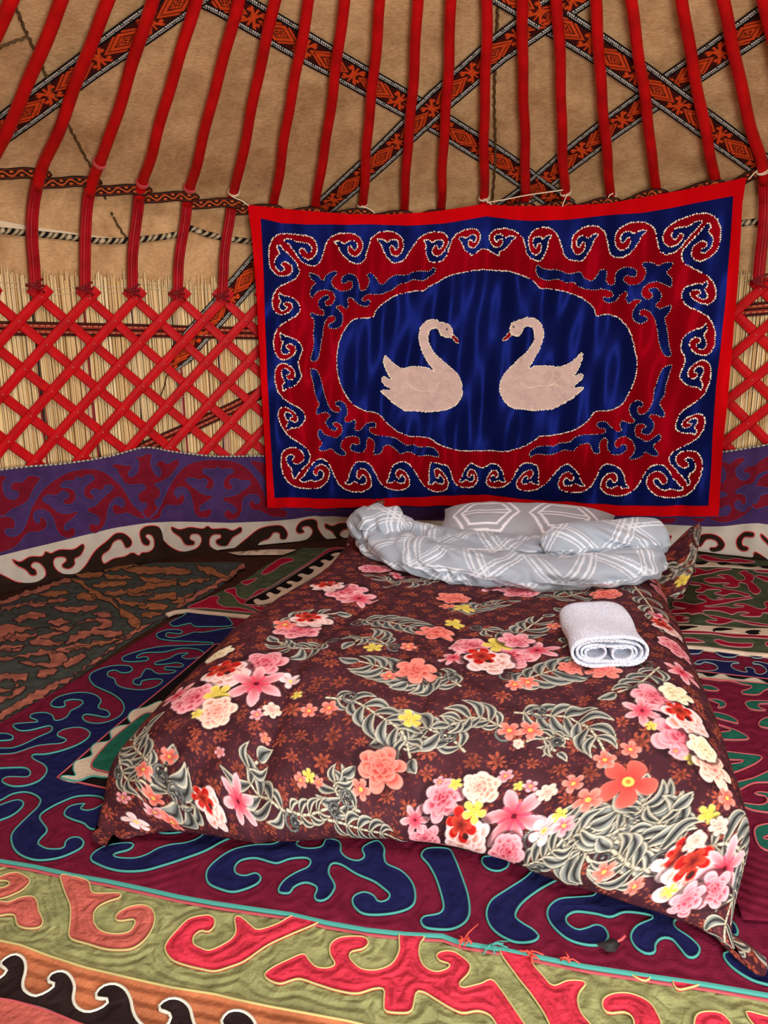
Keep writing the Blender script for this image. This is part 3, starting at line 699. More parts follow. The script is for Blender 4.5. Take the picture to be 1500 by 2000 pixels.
orn_tl = np.concatenate([A_('630,780 690,785 750,805 815,870 860,810 960,750 1010,775 950,840 930,900 950,950 1010,995 1080,1015 1180,995 1220,940 1210,885 1160,880 1110,915 1060,890 1080,830 1150,785 1230,795 1280,850 1305,920 1320,990 1345,1010 1390,990 1425,940 1440,870 1410,800'),
    B_('25,775 80,820 120,880 165,925 220,900 310,820 380,800 500,800 600,760 720,745 800,745 870,700 893,705 880,760 820,815 720,870 620,860 500,900 400,925 340,980 240,1030 150,1055 0,1055'),
    A_('1380,1075 1340,1130 1380,1150 1430,1125 1450,1160 1430,1205 1370,1220 1300,1190 1240,1130 1180,1100 1150,1130 1165,1190 1140,1250 1090,1220 1060,1200 1000,1220 1050,1280 1085,1340 1080,1430 1030,1500 950,1515 900,1490 900,1450 960,1430 990,1390 975,1345 920,1345 870,1390 840,1450'),
    C_('825,20 820,80 800,190 775,330 740,430 695,450 660,430 665,380 685,300 700,200 690,110 695,20'), A_('700,1410 650,1340 655,1300 720,1325 800,1340 840,1330 820,1270 770,1230 755,1170 780,1120 830,1080 880,1070 910,1100 880,1130 845,1160 865,1205 920,1200 970,1160 985,1090 960,1040 900,1005 830,995 740,1030 670,1105 645,1040 670,960 725,905 660,850')])
orn_bl = np.concatenate([C_('660,555 730,560 780,650 810,750 840,880 880,1000 920,1080 1000,1130 1050,1110 1045,1055 1000,1040 985,1000 1030,970 1100,1000 1140,1070 1145,1150 1105,1210 1125,1250 1180,1250 1240,1225 1260,1260 1245,1340 1275,1375 1330,1345 1400,1270'),
    D_('1432,165 1460,210 1440,240 1390,230 1360,260 1400,310 1480,345'), I_('90,355 200,375 270,410 360,465 460,465 540,495 660,490 740,520 790,580 800,630 760,630 650,605 520,610 440,570 370,555 290,585 240,545 180,495 110,470 60,500 40,560 0,590'),
    D_('1430,595 1435,530 1445,460 1410,390 1350,370 1330,430 1330,490 1280,560 1200,570 1130,535 1120,490 1150,450 1180,465 1230,460 1245,420 1220,365 1130,350 1040,375 990,440 1000,510 1060,575 1030,610 940,585 865,520 780,545 715,545 705,500 750,450 700,370 690,300 720,260 780,330 860,360 930,370 990,320 1010,250 980,190 930,165 890,180 900,220 940,245 920,280 870,270 810,215 785,155 840,100 850,75 800,35 740,45 680,65'),
    C_('735,1140 745,1080 780,1025 740,940 710,830 690,730 665,640')])
orn_tr = np.concatenate([E_('720,585 780,625 860,645 940,640 1020,670 1100,690 1220,670 1270,740 1340,770 1390,750 1430,680'),
    F_('20,885 80,880 95,930 80,1000 110,1050 160,1060 190,1020 190,950 230,890 320,855 410,870 450,910 430,965 380,965 330,950 295,985 310,1030 370,1060 440,1055 510,1010 550,930 540,870 505,825 530,795 620,800 700,835 780,800 870,800 840,860 795,915 850,970 865,1030 850,1085 790,1060 700,1025 600,1035 530,1080 500,1150 530,1210 590,1225 630,1190 610,1150 580,1120 620,1095 680,1100 720,1150 735,1200 700,1250 660,1300 700,1335 770,1320 850,1300 830,1370 775,1440'),
    G_('775,50 790,100 805,200 820,330 850,440 800,460 750,420 710,320 685,180 665,50'), F_('640,1440 600,1380 540,1345 490,1360 480,1400 510,1425 550,1430 575,1470'), G_('560,40 500,75 430,50 395,0'),
    F_('390,1420 410,1350 450,1290 500,1245 440,1230 390,1250 350,1280 320,1220 345,1160 310,1140 250,1180 200,1240 130,1270 60,1245 55,1200 110,1210 165,1185 150,1140 80,1115 0,1110'), E_('1370,880 1280,865 1200,840 1150,790 1050,790 960,755 850,765 760,745 710,690 700,630')])
orn_br = np.concatenate([G_('850,560 830,640 790,770 770,900 720,1000 760,1090 775,1150 740,1165 640,1130 590,1155 640,1210 650,1280 610,1350 550,1370 500,1340 520,1300 555,1280 520,1240 450,1260 420,1310 430,1380'),
    H_('540,450 620,485 690,460 750,410 780,410 790,460 710,530 710,560 760,620 750,655 680,650 610,620 540,680 420,700 460,640 485,570 460,500 400,450 340,435 270,470 245,530 290,570 330,530 380,545 385,590 330,635 240,645 180,600 160,540 155,460 110,460 60,520 70,600 60,635 0,630'),
    J_('1350,560 1320,515 1240,520 1180,560 1140,600 1040,590 960,620 880,645 760,640 680,650 640,680 620,640 650,600 720,555 820,540 900,545 990,510 1090,495 1180,430 1270,410'),
    H_('40,410 100,400 140,370 110,340 50,330 35,290 70,260 150,265 200,320 270,375 320,365 305,300 330,250 370,270 440,285 480,250 430,190 410,110 440,50 510,10 570,30 575,80 520,90 510,140 550,175 620,150 670,80 700,0'), G_('650,850 690,740 720,650 770,580')])
sw = 230/1500
swan_l = tile(730, 610, sw, '765,745 720,680 660,590 610,480 580,370 580,260 610,170 670,115 740,92 800,105 850,130 920,140 975,175 1000,220 1005,265 985,315 940,320 880,305 845,275 830,230 800,205 750,205 710,235 690,290 690,370 720,440 770,520 850,595 950,680 1040,760 1090,830 1120,920 1125,1020 1095,1110 1040,1180 940,1235 800,1255 640,1262 480,1250 400,1250 300,1190 220,1130 150,1060 90,1010 130,990 215,990 190,960 130,920 100,860 120,820 170,840 230,850 190,800 140,700 125,620 130,555 165,570 220,630 290,680 370,715 460,700 570,692 660,705 740,730')
swan_r = tile(930, 610, sw, '665,720 720,630 790,500 840,380 860,260 845,190 810,130 750,85 670,68 610,80 540,105 470,130 435,180 435,240 445,275 480,295 540,295 580,260 605,205 640,178 700,185 740,240 745,330 715,415 650,500 540,600 430,710 350,800 310,900 305,990 330,1080 390,1160 470,1215 600,1230 720,1245 870,1240 980,1225 1080,1180 1200,1110 1300,1030 1370,960 1310,955 1230,960 1290,900 1350,850 1360,790 1310,790 1235,818 1280,760 1320,680 1350,590 1350,520 1300,560 1210,635 1120,680 1040,700 940,685 840,680 740,690')
beak_l = tile(730, 610, sw, '1000,280 1040,310 1080,360 1080,382 1050,390 1010,345 985,315'); beak_r = tile(930, 610, sw, '432,240 390,290 340,340 340,362 390,350 450,288')
wing_l = [tile(730, 610, sw, '410,885 480,950 530,990 620,1003 740,1000 800,960 820,900'), tile(730, 610, sw, '425,945 480,965 520,985')]
wing_r = [tile(930, 610, sw, '560,880 620,960 700,960 800,940 940,935 1050,855'), tile(930, 610, sw, '940,935 1000,930 1070,955')]

def beads(name, loop, off, parent, spacing=0.0112, rad=0.0053, closed=True, mat=None):
    q = resample(loop, spacing, closed); P = HS.to3d(q, off)
    n = len(P); keep = RNG.random(n) > 0.04
    r = rad*(0.72+0.5*RNG.random(n)); V, F = bead_mesh((P+0.0012*RNG.standard_normal(P.shape))[keep], r[keep])
    o = mesh_np(name, V, F, mat or M_bead, kind='stuff'); o.parent = parent; root_fix(o); return o
lp = hpx(panel, 3.0); pn = patch('scroll_panel', lp, HS, 0.005, M_crim, hang, base=0.002, grid=0.020, label='crimson satin panel with a running scroll edge'); beads('bead_trim', lp, 0.007, pn)
lp = hpx(medal, 4.0); md = patch('medallion', lp, HS, 0.008, M_blue, hang, base=0.004, grid=0.018, label='blue satin medallion'); beads('bead_trim', lp, 0.010, md, spacing=0.0095, rad=0.0046)
M_bead2 = mat_base('pearl_green_bead', S(206, 216, 190), rough=0.2, spec=0.7)
for P_, nm in ((orn_tl, 'blue scroll ornament in the upper left corner'), (orn_bl, 'blue scroll ornament in the lower left corner'), (orn_tr, 'blue scroll ornament in the upper right corner'), (orn_br, 'blue scroll ornament in the lower right corner')):
    lp = hpx(P_, 3.0); q = patch('corner_ornament', lp, HS, 0.008, M_blue, hang, base=0.004, grid=0.02, label=nm); beads('bead_trim', lp, 0.009, q, spacing=0.012, rad=0.0036, mat=M_bead2)
for P_, bk, wg, nm, eye in ((swan_l, beak_l, wing_l, 'cream swan facing right', tile(730, 610, sw, '932,215')), (swan_r, beak_r, wing_r, 'cream swan facing left', tile(930, 610, sw, '478,185'))):
    lp = hpx(P_, 3.0); q = patch('swan', lp, HS, 0.013, M_swan, hang, base=0.007, grid=0.016, label=nm); beads('bead_trim', lp, 0.0150, q, spacing=0.0095, rad=0.0050)
    lb = hpx(bk, 3.0); b_ = patch('beak', lb, HS, 0.014, M_beak, None, base=0.008); b_.parent = q; root_fix(b_); beads('beak_bead_trim', lb, 0.016, q, spacing=0.009, rad=0.004)
    for w_ in wg: beads('wing_bead_line', HS.to2d(crom(w_, False, 3)), 0.0155, q, spacing=0.009, rad=0.0038, closed=False)
    e2 = HS.to2d(eye); V, F = bead_mesh(HS.to3d(e2, 0.014), 0.007); e_ = mesh_np('eye', V, F, mat_base('grey_eye', S(96, 92, 92), rough=0.3)); e_.parent = q; root_fix(e_)
# --- white strings that tie the hanging to the poles
def tie(pole_i, y_px, tail_px=None):
    P = POLE[pole_i]['P']; px, _ = project(P); k = int(np.argmin(np.abs(px[:, 1]-y_px))); c = P[k]
    T = P[min(k+1, len(P)-1)]-P[k-1]; T /= np.linalg.norm(T); a = POLE[pole_i]['ab']; A = np.array([math.cos(a), -math.sin(a), 0]); N = np.cross(A, T)
    parts = []
    for j in range(2):
        th = np.linspace(0, 2*math.pi, 20, endpoint=False); ring = c+T*(0.010*j-0.004)+np.outer(np.cos(th), A)*0.0295+np.outer(np.sin(th), N)*0.0295+np.outer(np.sin(th*1.0+j)*0.006, T)
        parts.append(tube(ring, 0.0036, 5, True))
    V, F = join(parts); under(mesh_np('tie_string', V, F, M_cord), hang)
    if tail_px is not None:
        q = crom(pts(tail_px), False, 4); Pq = on_cyl(q, 2.705); V, F = tube(Pq, 0.0034, 5); under(mesh_np('string_end', V, F, M_cord), hang)
tie(6, 378, '452,383 462,388 470,391 478,396 486,402'); tie(9, 402, '706,402 716,406 724,410 732,416'); tie(12, 385, '945,388 952,393 960,400'); tie(13, 394)
tie(14, 376, '1108,378 1104,388 1100,398 1098,404'); tie(15, 385, '1188,386 1192,380 1198,378'); tie(18, 332, '1486,330 1476,336 1468,344 1462,350')
q = crom(pts('950,396 985,390 1025,382 1065,376 1100,371'), False, 6); V, F = tube(on_cyl(q, 2.69), 0.0034, 5); under(mesh_np('cross_string', V, F, M_cord), hang)
# pink strings looped round the left poles
def pink(pole_i, y, label):
    P = POLE[pole_i]['P']; px, _ = project(P); k = int(np.argmin(np.abs(px[:, 1]-y))); c = P[k]; T = P[k+1]-P[k-1]; T /= np.linalg.norm(T); a = POLE[pole_i]['ab']; A = np.array([math.cos(a), -math.sin(a), 0]); N = np.cross(A, T)
    th = np.linspace(0, 2*math.pi, 20, endpoint=False); V, F = join([tube(c+T*(0.012*j)+np.outer(np.cos(th), A)*0.029+np.outer(np.sin(th), N)*0.029, 0.0035, 5, True) for j in range(2)])
    return V, F
for i, y in ((3, 322), (4, 358), (5, 370)):
    V, F = pink(i, y, ''); tag(mesh_np('string_loop', V, F, M_pinkcord), 'pink string looped round the %s roof pole from the left that stands on the lattice' % ORD[i-2], 'string', 'pink strings on the left poles')
V, F = tube(on_cyl(crom(pts('205,322 235,334 268,345 300,346 340,353 365,357'), False, 5), 2.80), 0.003, 5); tag(mesh_np('string', V, F, M_pinkcord), 'slack pink string running between three left roof poles', 'string')
V, F = tube(on_cyl(crom(pts('178,322 176,340 175,352 176,364'), False, 5), 2.72), 0.003, 5); tag(mesh_np('string', V, F, M_pinkcord), 'short pink string end hanging in front of a left pole', 'string')

# ================================================================== felt band along the wall foot
_f1 = az_of(on_cyl([(302, 950), (624, 1030), (1476, 1000)], RW))*RW
def wf_ripple(s, z):
    h = 0.006*np.sin(s*6+z*2)+0.004*np.sin(s*15+1)
    for f in _f1: h = h+0.026*np.exp(-((s-f)/0.045)**2)
    return (h+0.010)*np.clip(z/0.15+0.2, 0, 1)
WS = Cyl(RW, wf_ripple)
M_purple = felt('purple_felt', S(70, 48, 94), bump=0.25); M_maroon = felt('maroon_felt', S(114, 24, 40), bump=0.25); M_white = felt('white_felt', S(196, 188, 174), var=0.08, bump=0.3); M_brown = felt('dark_brown_felt', S(46, 32, 26), bump=0.3)
M_bluecord = mat_base('blue_cord', S(58, 78, 136), rough=0.9, spec=0.1); M_pinkfelt = mat_base('coral_cord', S(214, 74, 78), rough=0.9, spec=0.1)
A1 = lambda s: tile(0, 870, .22, s); A2 = lambda s: tile(290, 860, .286667, s); A3 = lambda s: tile(1280, 860, .1466667, s)
wf = empty('felt_wall_band', pol(-0.5, RW, 0)); tag(wf, 'purple and white felt band with scroll motifs along the foot of the wall', 'felt band')
top_e = np.concatenate([pts('-150,925 -60,920'), A1('0,215 250,185 500,165 800,125 1000,90 1250,15 1320,10 1420,28'), A2('80,62 150,75 300,95 450,108 800,105'), pts('700,888 960,884 1250,884'), A3('870,155 1100,125 1300,90 1500,50'), pts('1560,856 1640,846')])
mid_e = np.concatenate([pts('-150,1112 -60,1098'), A1('0,975 400,880 700,800 1000,730 1380,670'), A2('150,552 300,555 560,560 800,550 1000,530 1140,505 1180,512'), pts('760,1014 960,1018 1150,1020'), A3('0,1110 400,1130 700,1145 950,1140 1350,1085 1500,1115'), pts('1560,1035 1640,1048')])
te = WS.to2d(resample(top_e, 8, False)); me_ = WS.to2d(resample(mid_e, 8, False))
te = np.concatenate([[[-4.6, te[0, 1]], [-3.6, te[0, 1]]], te, [[3.2, te[-1, 1]], [4.4, te[-1, 1]]]]); me_ = np.concatenate([[[-4.6, me_[0, 1]], [-3.6, me_[0, 1]]], me_, [[3.2, me_[-1, 1]], [4.4, me_[-1, 1]]]]); te = resample(te, 0.04, False); me_ = resample(me_, 0.04, False)
patch('purple_strip', np.concatenate([te, me_[::-1]]), WS, 0.0, M_purple, wf, base=-0.006, grid=0.04, label='purple felt strip')
bt = me_.copy(); bt[:, 1] = 0.008
patch('white_strip', np.concatenate([me_, bt[::-1]]), WS, 0.002, M_white, wf, base=-0.006, grid=0.03, label='white felt strip')
cordV = WS.to3d(te, 0.0); kk = np.arange(len(te)*3)
q = resample(te, 0.012, False); k = np.arange(len(q)); V, F = tube(WS.to3d(q, 0.001), 0.0055, 5, up=(0, 0, 1)); cc = np.where(((k // 1) % 2 == 0)[:, None], np.array(S(30, 28, 34)), np.array(S(206, 200, 190))); o = mesh_np('stitched_edge', V, F, M_vc, colors=np.repeat(cc, 5, 0), label='black and white whip-stitched edge'); under(o, wf)
def motif(px, mat, cmat, rad, off=0.006, nm='scroll_motif', cn='cord_outline', cut=(-9, 9)):
    lp = WS.to2d(crom(px, True, 4)); lp[:, 1] = np.maximum(lp[:, 1], 0.001); q = patch(nm, lp, WS, off, mat, wf, base=0.0, grid=0.03)
    if not q: return
    low = (lp[:, 1] < 0.03) | (lp[:, 0] < cut[0]) | (lp[:, 0] > cut[1])
    if not low.any(): cord(cn, lp, WS, off, rad, cmat, q, step=0.010); return
    k0 = int(np.argmax(low)); r_ = np.roll(lp, -k0, 0); lw = np.roll(low, -k0); i = 0      # no cord where the felt meets the floor
    while i < len(r_):
        if lw[i]: i += 1; continue
        j = i
        while j < len(r_) and not lw[j]: j += 1
        if j-i > 6: cord(cn, r_[i:j], WS, off, rad, cmat, q, closed=False, step=0.010)
        i = j
arch1 = np.concatenate([A1('-60,935 70,925 150,880 215,800 265,768 330,768 395,735 412,690 385,640 345,628 350,665 325,690 300,665 290,620 310,580 370,568 430,600 465,660 490,740 520,790 570,815 620,815 655,780 655,740 630,715 600,735 570,750 555,730 570,690 620,650 670,600 680,575 600,595 530,595 480,565 430,520 370,490 385,450 430,435 490,440 540,400 580,410 595,450 545,480 550,510 600,520 645,495 660,440 640,390 590,370 520,365 540,325 600,305 640,310 670,270 710,290 740,265 800,260 830,290 790,320 740,360 725,410 740,450 790,475 830,460 820,435 790,420 800,385 850,385 890,395 930,350 980,350 995,375 960,410 890,470 830,530 760,550 775,590 830,610 865,640 870,680 840,700 800,680 775,700 775,740 810,770 860,760 910,710 935,650 950,560 985,490 1040,455 1085,480 1095,520 1075,550 1050,525 1010,515 985,540 985,570 1010,605 1050,612 1110,595 1160,610 1220,640 1290,648 1300,640 1240,580 1180,530 1130,450 1080,370 1020,310 950,250 870,215 780,200 680,210 580,235 500,280 430,330 360,400 310,480 270,550 240,640 200,740 150,790 90,805 40,780 35,745 70,735 110,745 130,700 110,650 60,625 -60,640')])
ltree = A1('-60,280 50,275 15,330 20,400 50,455 110,478 158,445 150,410 90,390 85,350 120,320 190,320 240,265 320,270 350,295 310,350 270,430 240,490 180,530 90,570 35,620 0,636 -60,636')
tree = np.concatenate([A1('1300,645 1250,590 1290,540 1290,500 1250,510 1220,480 1220,420 1270,390 1280,360 1250,340 1180,345 1110,340 1060,270 1020,200 980,190 990,165 1050,160 1110,175 1160,170 1160,200 1130,240 1140,275 1180,265 1215,220 1220,130 1180,90 1240,95 1280,70 1335,72 1320,130'), A2('10,180 30,220 60,240 75,215 65,185 35,165 45,140 90,135 125,158 180,130 212,145 180,200 130,255 60,280 25,295 60,320 70,350 60,380 30,400 40,440 60,445 20,510')])
arch2 = A2('-10,535 60,520 80,470 120,440 200,445 240,420 245,380 215,365 200,395 172,360 190,325 240,320 280,360 300,440 310,490 340,525 400,525 430,490 420,460 390,470 350,480 350,450 390,420 430,390 435,375 370,365 320,330 250,270 290,255 340,268 380,260 400,285 380,315 410,335 440,310 440,270 410,240 365,215 380,190 440,195 465,180 490,195 560,190 575,215 530,235 505,280 510,320 550,335 575,310 550,290 550,265 580,258 640,270 690,275 690,295 620,350 570,375 500,385 510,410 570,440 595,470 575,495 545,470 515,480 515,520 560,540 610,520 635,470 640,400 690,365 740,375 755,410 730,430 700,400 680,430 700,470 760,480 820,510 870,520 935,515 935,470 830,440 800,390 770,320 720,240 660,180 580,140 470,128 360,135 270,160 200,220 150,290 110,360 60,445')
for m_ in (arch1, ltree, tree, arch2, A2('690,140 740,140 820,175 850,330 760,230'), A2('1020,455 1150,470 1300,465 1300,480 1150,480 1060,475'),
    A3('850,270 900,265 1000,300 1080,240 1180,220 1210,230 1160,300 1090,360 1080,440 1130,510 1200,525 1270,480 1260,430 1180,430 1180,390 1240,340 1340,320 1420,250 1560,190 1560,370 1400,440 1330,560 1200,600 1090,660 1075,700 1170,710 1220,760 1210,840 1170,860 1130,800 1080,810 1060,860 1100,920 1200,940 1250,880 1330,865 1250,950 1120,1040 950,1090 850,1085 720,1030 850,1000 960,990 1010,910 980,860 900,890 860,920 830,780 960,730 930,690 830,670 830,575 920,540 945,440 900,350 830,310'),
    A3('1560,420 1430,470 1350,610 1400,600 1560,620'), A3('1290,820 1340,830 1380,810 1430,720 1560,710 1560,840 1350,900'),
    A3('30,1030 290,1030 250,1090 160,1105 80,1090'), A3('460,1030 690,1030 630,1080 560,1085')):
    motif(m_, M_maroon, M_bluecord, 0.0030)
br1 = A1('100,1005 170,1030 260,985 370,980 400,935 440,955 520,920 640,915 720,865 735,900 700,970 650,1000 655,1050 610,1090 550,1080 545,1050 580,1020 570,990 510,985 470,1010 475,1070 520,1120 580,1140 680,1130 750,1060 830,930 940,840 1020,775 1100,780 1160,840 1150,890 1110,905 1090,870 1060,830 1000,850 960,920 900,965 895,1010 920,1045 1000,1000 1100,980 1170,945 1225,975 1250,945 1305,942 1350,905 1354,850 1340,797 1303,780 1280,800 1318,840 1310,880 1260,870 1235,810 1235,750 1290,710 1385,708 1425,790 1432,1005 1200,1045 700,1165 400,1255 100,1310 -200,1370 -300,1250 -200,1060 20,1150 150,1210 300,1215 390,1170 400,1110 350,1045 290,1035 270,1075 310,1100 320,1145 270,1150 220,1100 140,1060')
br2 = A2('58,610 66,635 80,660 130,710 200,750 260,755 330,730 360,680 340,640 290,640 280,670 315,690 310,710 250,710 215,660 160,620 150,585 210,605 280,590 370,600 400,580 430,600 520,595 570,610 625,585 630,620 570,660 530,715 470,710 455,680 490,660 490,640 440,640 415,670 420,720 480,750 570,740 660,670 750,600 850,575 910,580 945,630 930,670 895,665 890,630 850,625 820,665 760,690 745,720 840,710 950,705 985,715 1010,690 1080,670 1115,620 1090,580 1040,590 1060,620 1020,630 1000,600 1030,550 1100,530 1140,540 1150,590 1200,660 1270,690 1400,695 1400,750 1100,745 540,775 300,800 58,812')
for m_ in (br1, br2, A2('1200,560 1250,580 1310,560 1420,570 1400,600 1330,605 1300,640 1330,665 1290,670 1250,620 1200,590'),
    A3('580,1410 600,1270 640,1245 760,1240 860,1280 920,1350 930,1400 880,1460 780,1480 730,1460 740,1420 800,1420 840,1390 820,1340 750,1310 680,1320 620,1400'), A3('1330,1210 1200,1210 1110,1280 1080,1350 1100,1430 1160,1470 1230,1460 1260,1430 1230,1400 1180,1400 1160,1350 1200,1280 1330,1270'),
    A3('0,1280 60,1300 160,1280 220,1260 200,1320 130,1360 0,1370'), A3('1420,1230 1560,1370 1560,1430 1430,1300'), A3('540,1500 800,1510 1050,1530 1305,1550 1335,1470 1560,1640 1560,1720 1300,1650 540,1560')):
    sc = WS.to2d(np.array([(303.5, 980), (311.5, 980)]))[:, 0]
    motif(m_, M_brown, M_pinkfelt, 0.0042, cn='coral_cord_outline', cut=(-9, sc[0]) if m_ is br1 else (sc[1], 9) if m_ is br2 else (-9, 9))
# ================================================================== felt rugs on the floor
def rug(name, label, z, px, mat, zb=None, grid=0.05, sharp_edge=True, edge_loops_px=None):
    sf = Floor(z); lp = sf.to2d(sharp(np.array(px, float) if not isinstance(px, str) else pts(px), 25))
    root = empty(name, (*lp.mean(0), 0.0)); tag(root, label, 'rug')
    return root, sf, lp
def base_piece(root, sf, lp, mat, grid, loops=None, th=0.007, nm='felt_base'):
    return patch(nm, lp, sf, 0.0, mat, root, base=-min(th, sf.z), grid=grid, want_edge=loops is not None, edge_loops=loops)
def pieces(root, sf, lst, mat, cmat, rad, off=0.004, grid=None, step=4, nm='felt_motif', cn='cord_outline', want_edge=False, coff=None, ragged=0.0):
    loops = []
    for p in lst:
        p = np.asarray(p, float); p = crom(p, True, step)
        if ragged: p = p+ragged*np.stack([vnoise(p[:, 0]/7, p[:, 1]/7, 3)-0.5, 0.6*(vnoise(p[:, 0]/6+40, p[:, 1]/6, 5)-0.5)], 1)*2
        lp = sf.to2d(p)
        q = patch(nm, lp, sf, off, mat, root, base=-0.001, grid=grid, want_edge=want_edge)
        if q and cmat: cord(cn, lp, sf, off if coff is None else coff, rad, cmat, q, step=max(0.008, rad*2))
        loops.append(lp)
    return loops
L1 = lambda s: tile(0, 1200, .2666667, s); L2 = lambda s: tile(0, 1400, .2, s); TF = lambda s: tile(180, 1580, .253333, s); TG = lambda s: tile(540, 1620, .28, s); TP = lambda s: tile(900, 1660, .4, s)
TU = lambda s: tile(0, 1660, .28, s); TV = lambda s: tile(380, 1760, .373333, s); TW = lambda s: tile(900, 1820, .4, s); TX = lambda s: tile(0, 1070, .32, s); TY = lambda s: tile(330, 1040, .2466667, s); TQ = lambda s: tile(1290, 1060, .14, s); TT = lambda s: tile(1340, 1280, .2, s)

# ---- worn brown and slate rug at the left wall
M_slate = felt('slate_felt', S(62, 68, 64), var=0.3, vs=22, bump=0.9, bs=120); M_salmon = felt('worn_salmon_felt', S(150, 92, 76), var=0.35, vs=26, bump=0.9, bs=120); M_ochre = felt('worn_ochre_felt', S(138, 90, 60), var=0.35, vs=26, bump=0.9, bs=120); M_dkcord = mat_base('dark_brown_cord', S(44, 28, 24), rough=0.95)
r1_px = np.concatenate([TX('0,1075 250,930 480,775 830,535 1100,375 1330,240 1480,125 1500,100'), TX('1460,92 940,85 430,190 0,330'), pts('-160,1222 -330,1270 -330,1560 -160,1480')])
rt, sf, lp = rug('felt_rug', 'worn slate and salmon felt rug lying along the left wall', 0.008, r1_px, None)
base_piece(rt, sf, lp, M_slate, 0.06)
brd = TX('-200,1150 0,1020 250,860 450,775 560,690 700,595 820,505 1000,425 1090,345 1300,225 1400,165 1490,100 1490,130 1330,230 1100,365 830,525 480,765 250,920 0,1062 -200,1190')
pieces(rt, sf, [brd], M_salmon, M_dkcord, 0.004, 0.003, nm='border_strip', ragged=6)
pieces(rt, sf, [L1('0,80 120,85 260,110 420,100 540,90 470,130 330,110 200,130 120,150 30,210 0,225 -60,240 -60,80'), L1('575,60 640,35 740,25 810,50 800,100 730,120 880,125 890,150 800,165 720,150 650,160 540,210 480,215 520,170 600,130 700,100 740,70 690,50 620,65'),
    L1('230,210 300,165 380,145 460,140 450,165 360,175 300,195 380,205 470,205 440,235 350,240 270,235'), L1('0,265 100,255 190,255 160,270 60,280 -60,280 -60,265'),
    L1('0,325 150,310 280,270 400,270 470,290 480,330 440,370 350,395 250,380 140,360 220,345 260,360 370,360 385,330 340,305 250,310 120,335 0,350 -60,355 -60,330'), L1('0,445 120,435 210,440 210,475 130,490 60,480 -60,500 -60,450'), L1('-60,555 60,545 150,510 130,550 40,580 -60,600'),
    TX('0,330 200,265 430,188 450,200 250,275 0,350'), TX('90,440 190,400 270,400 270,425 190,440 110,460'), TX('140,340 300,325 420,315 330,345 200,365'), TX('300,370 400,365 520,350 590,345 560,380 440,395'), TX('0,370 120,345 240,330 330,325 200,350 80,375 0,395'), TX('300,640 420,600 560,575 740,545 800,540 640,590 480,625 340,650'), TX('0,610 90,600 160,605 60,630 -100,640'), TX('560,400 640,395 700,420 640,425'), TX('30,545 120,530 220,545 150,570 60,580'), TX('300,455 360,440 420,450 370,475 310,478'), TX('380,700 460,660 540,640 470,700 410,730'), TX('230,760 330,730 360,745 290,790 240,800'), TX('-100,930 60,900 150,850 130,890 40,940 -100,990')], M_salmon, M_dkcord, 0.005, 0.003, ragged=7)
pieces(rt, sf, [L1('480,260 620,225 780,190 930,165 800,215 660,240'), TX('430,190 480,200 560,250 640,290 700,330 800,400 860,450 830,500 760,430 700,350 640,320 580,310 500,240'),
    TX('750,140 850,115 1000,120 1170,140 1140,170 1000,165 850,160'), TX('570,240 640,205 760,205 770,225 680,240 620,250'), TX('640,270 800,250 900,220 1060,200 1070,225 900,260 700,290'), TX('900,310 1000,270 1090,275 1070,305 950,320'), TX('830,360 930,335 1020,350 1000,375 900,370'), TX('1190,100 1280,130 1400,180 1340,185 1230,150'), TX('245,290 350,270 430,270 400,295 290,305'), TX('640,130 760,105 860,100 760,125 660,145'), TX('1090,215 1200,190 1300,180 1220,210 1120,235'), TX('450,300 520,320 600,310 560,290 500,270'), TX('860,180 960,190 1080,195 980,215 880,205'), TX('640,160 700,170 820,180 740,195 650,185'), TX('700,300 760,320 850,330 900,345 820,350 740,340'), TX('1050,320 1120,300 1200,260 1130,320 1080,340'), TX('880,395 960,390 1010,400 930,425 870,425'), TX('760,265 850,275 930,270 860,295 780,290'), TX('460,165 560,160 640,150 600,185 520,195')], M_ochre, M_dkcord, 0.0045, 0.003, ragged=6)

# ---- large maroon and navy rug under the bed
M_mar = felt('wine_felt', S(100, 24, 46), var=0.2, vs=30, wave=0.35, wl=0.030); M_navy = felt('navy_felt', S(25, 27, 68), var=0.2, vs=30, wave=0.35, wl=0.030); M_teal = mat_base('teal_cord', S(64, 142, 132), rough=0.95); M_tealdim = mat_base('grey_teal_cord', S(120, 140, 134), rough=0.95)
M_pink2 = mat_base('rose_cord', S(170, 76, 84), rough=0.95); M_blackf = felt('black_felt', S(22, 18, 18)); M_ivory = felt('ivory_felt', S(186, 172, 150), bump=0.9, bs=90); M_green2 = felt('bottle_green_felt', S(30, 88, 72), var=0.25, vs=30)
front = pts('-300,1628 -120,1656 0,1677 70,1688 140,1704 210,1716 280,1731 350,1747 420,1760 492,1771 567,1782 641,1799 716,1812 791,1820 865,1823 900,1836 980,1848 1060,1864 1140,1880 1260,1898 1380,1916 1500,1938 1700,1972')
r2_px = np.concatenate([pts('345,1206 170,1312 0,1414 -150,1502 -300,1590'), front, pts('2200,2040 2050,1420 1900,1310 1700,1285 1500,1266 1330,1252 800,1200')])
rt2, sf2, lp2 = rug('felt_rug', 'large wine red and navy felt rug spread under the bed', 0.014, r2_px, None)
L1far = '1500,100 1420,95 1400,75 1340,85 1280,95 1245,70 1340,20'
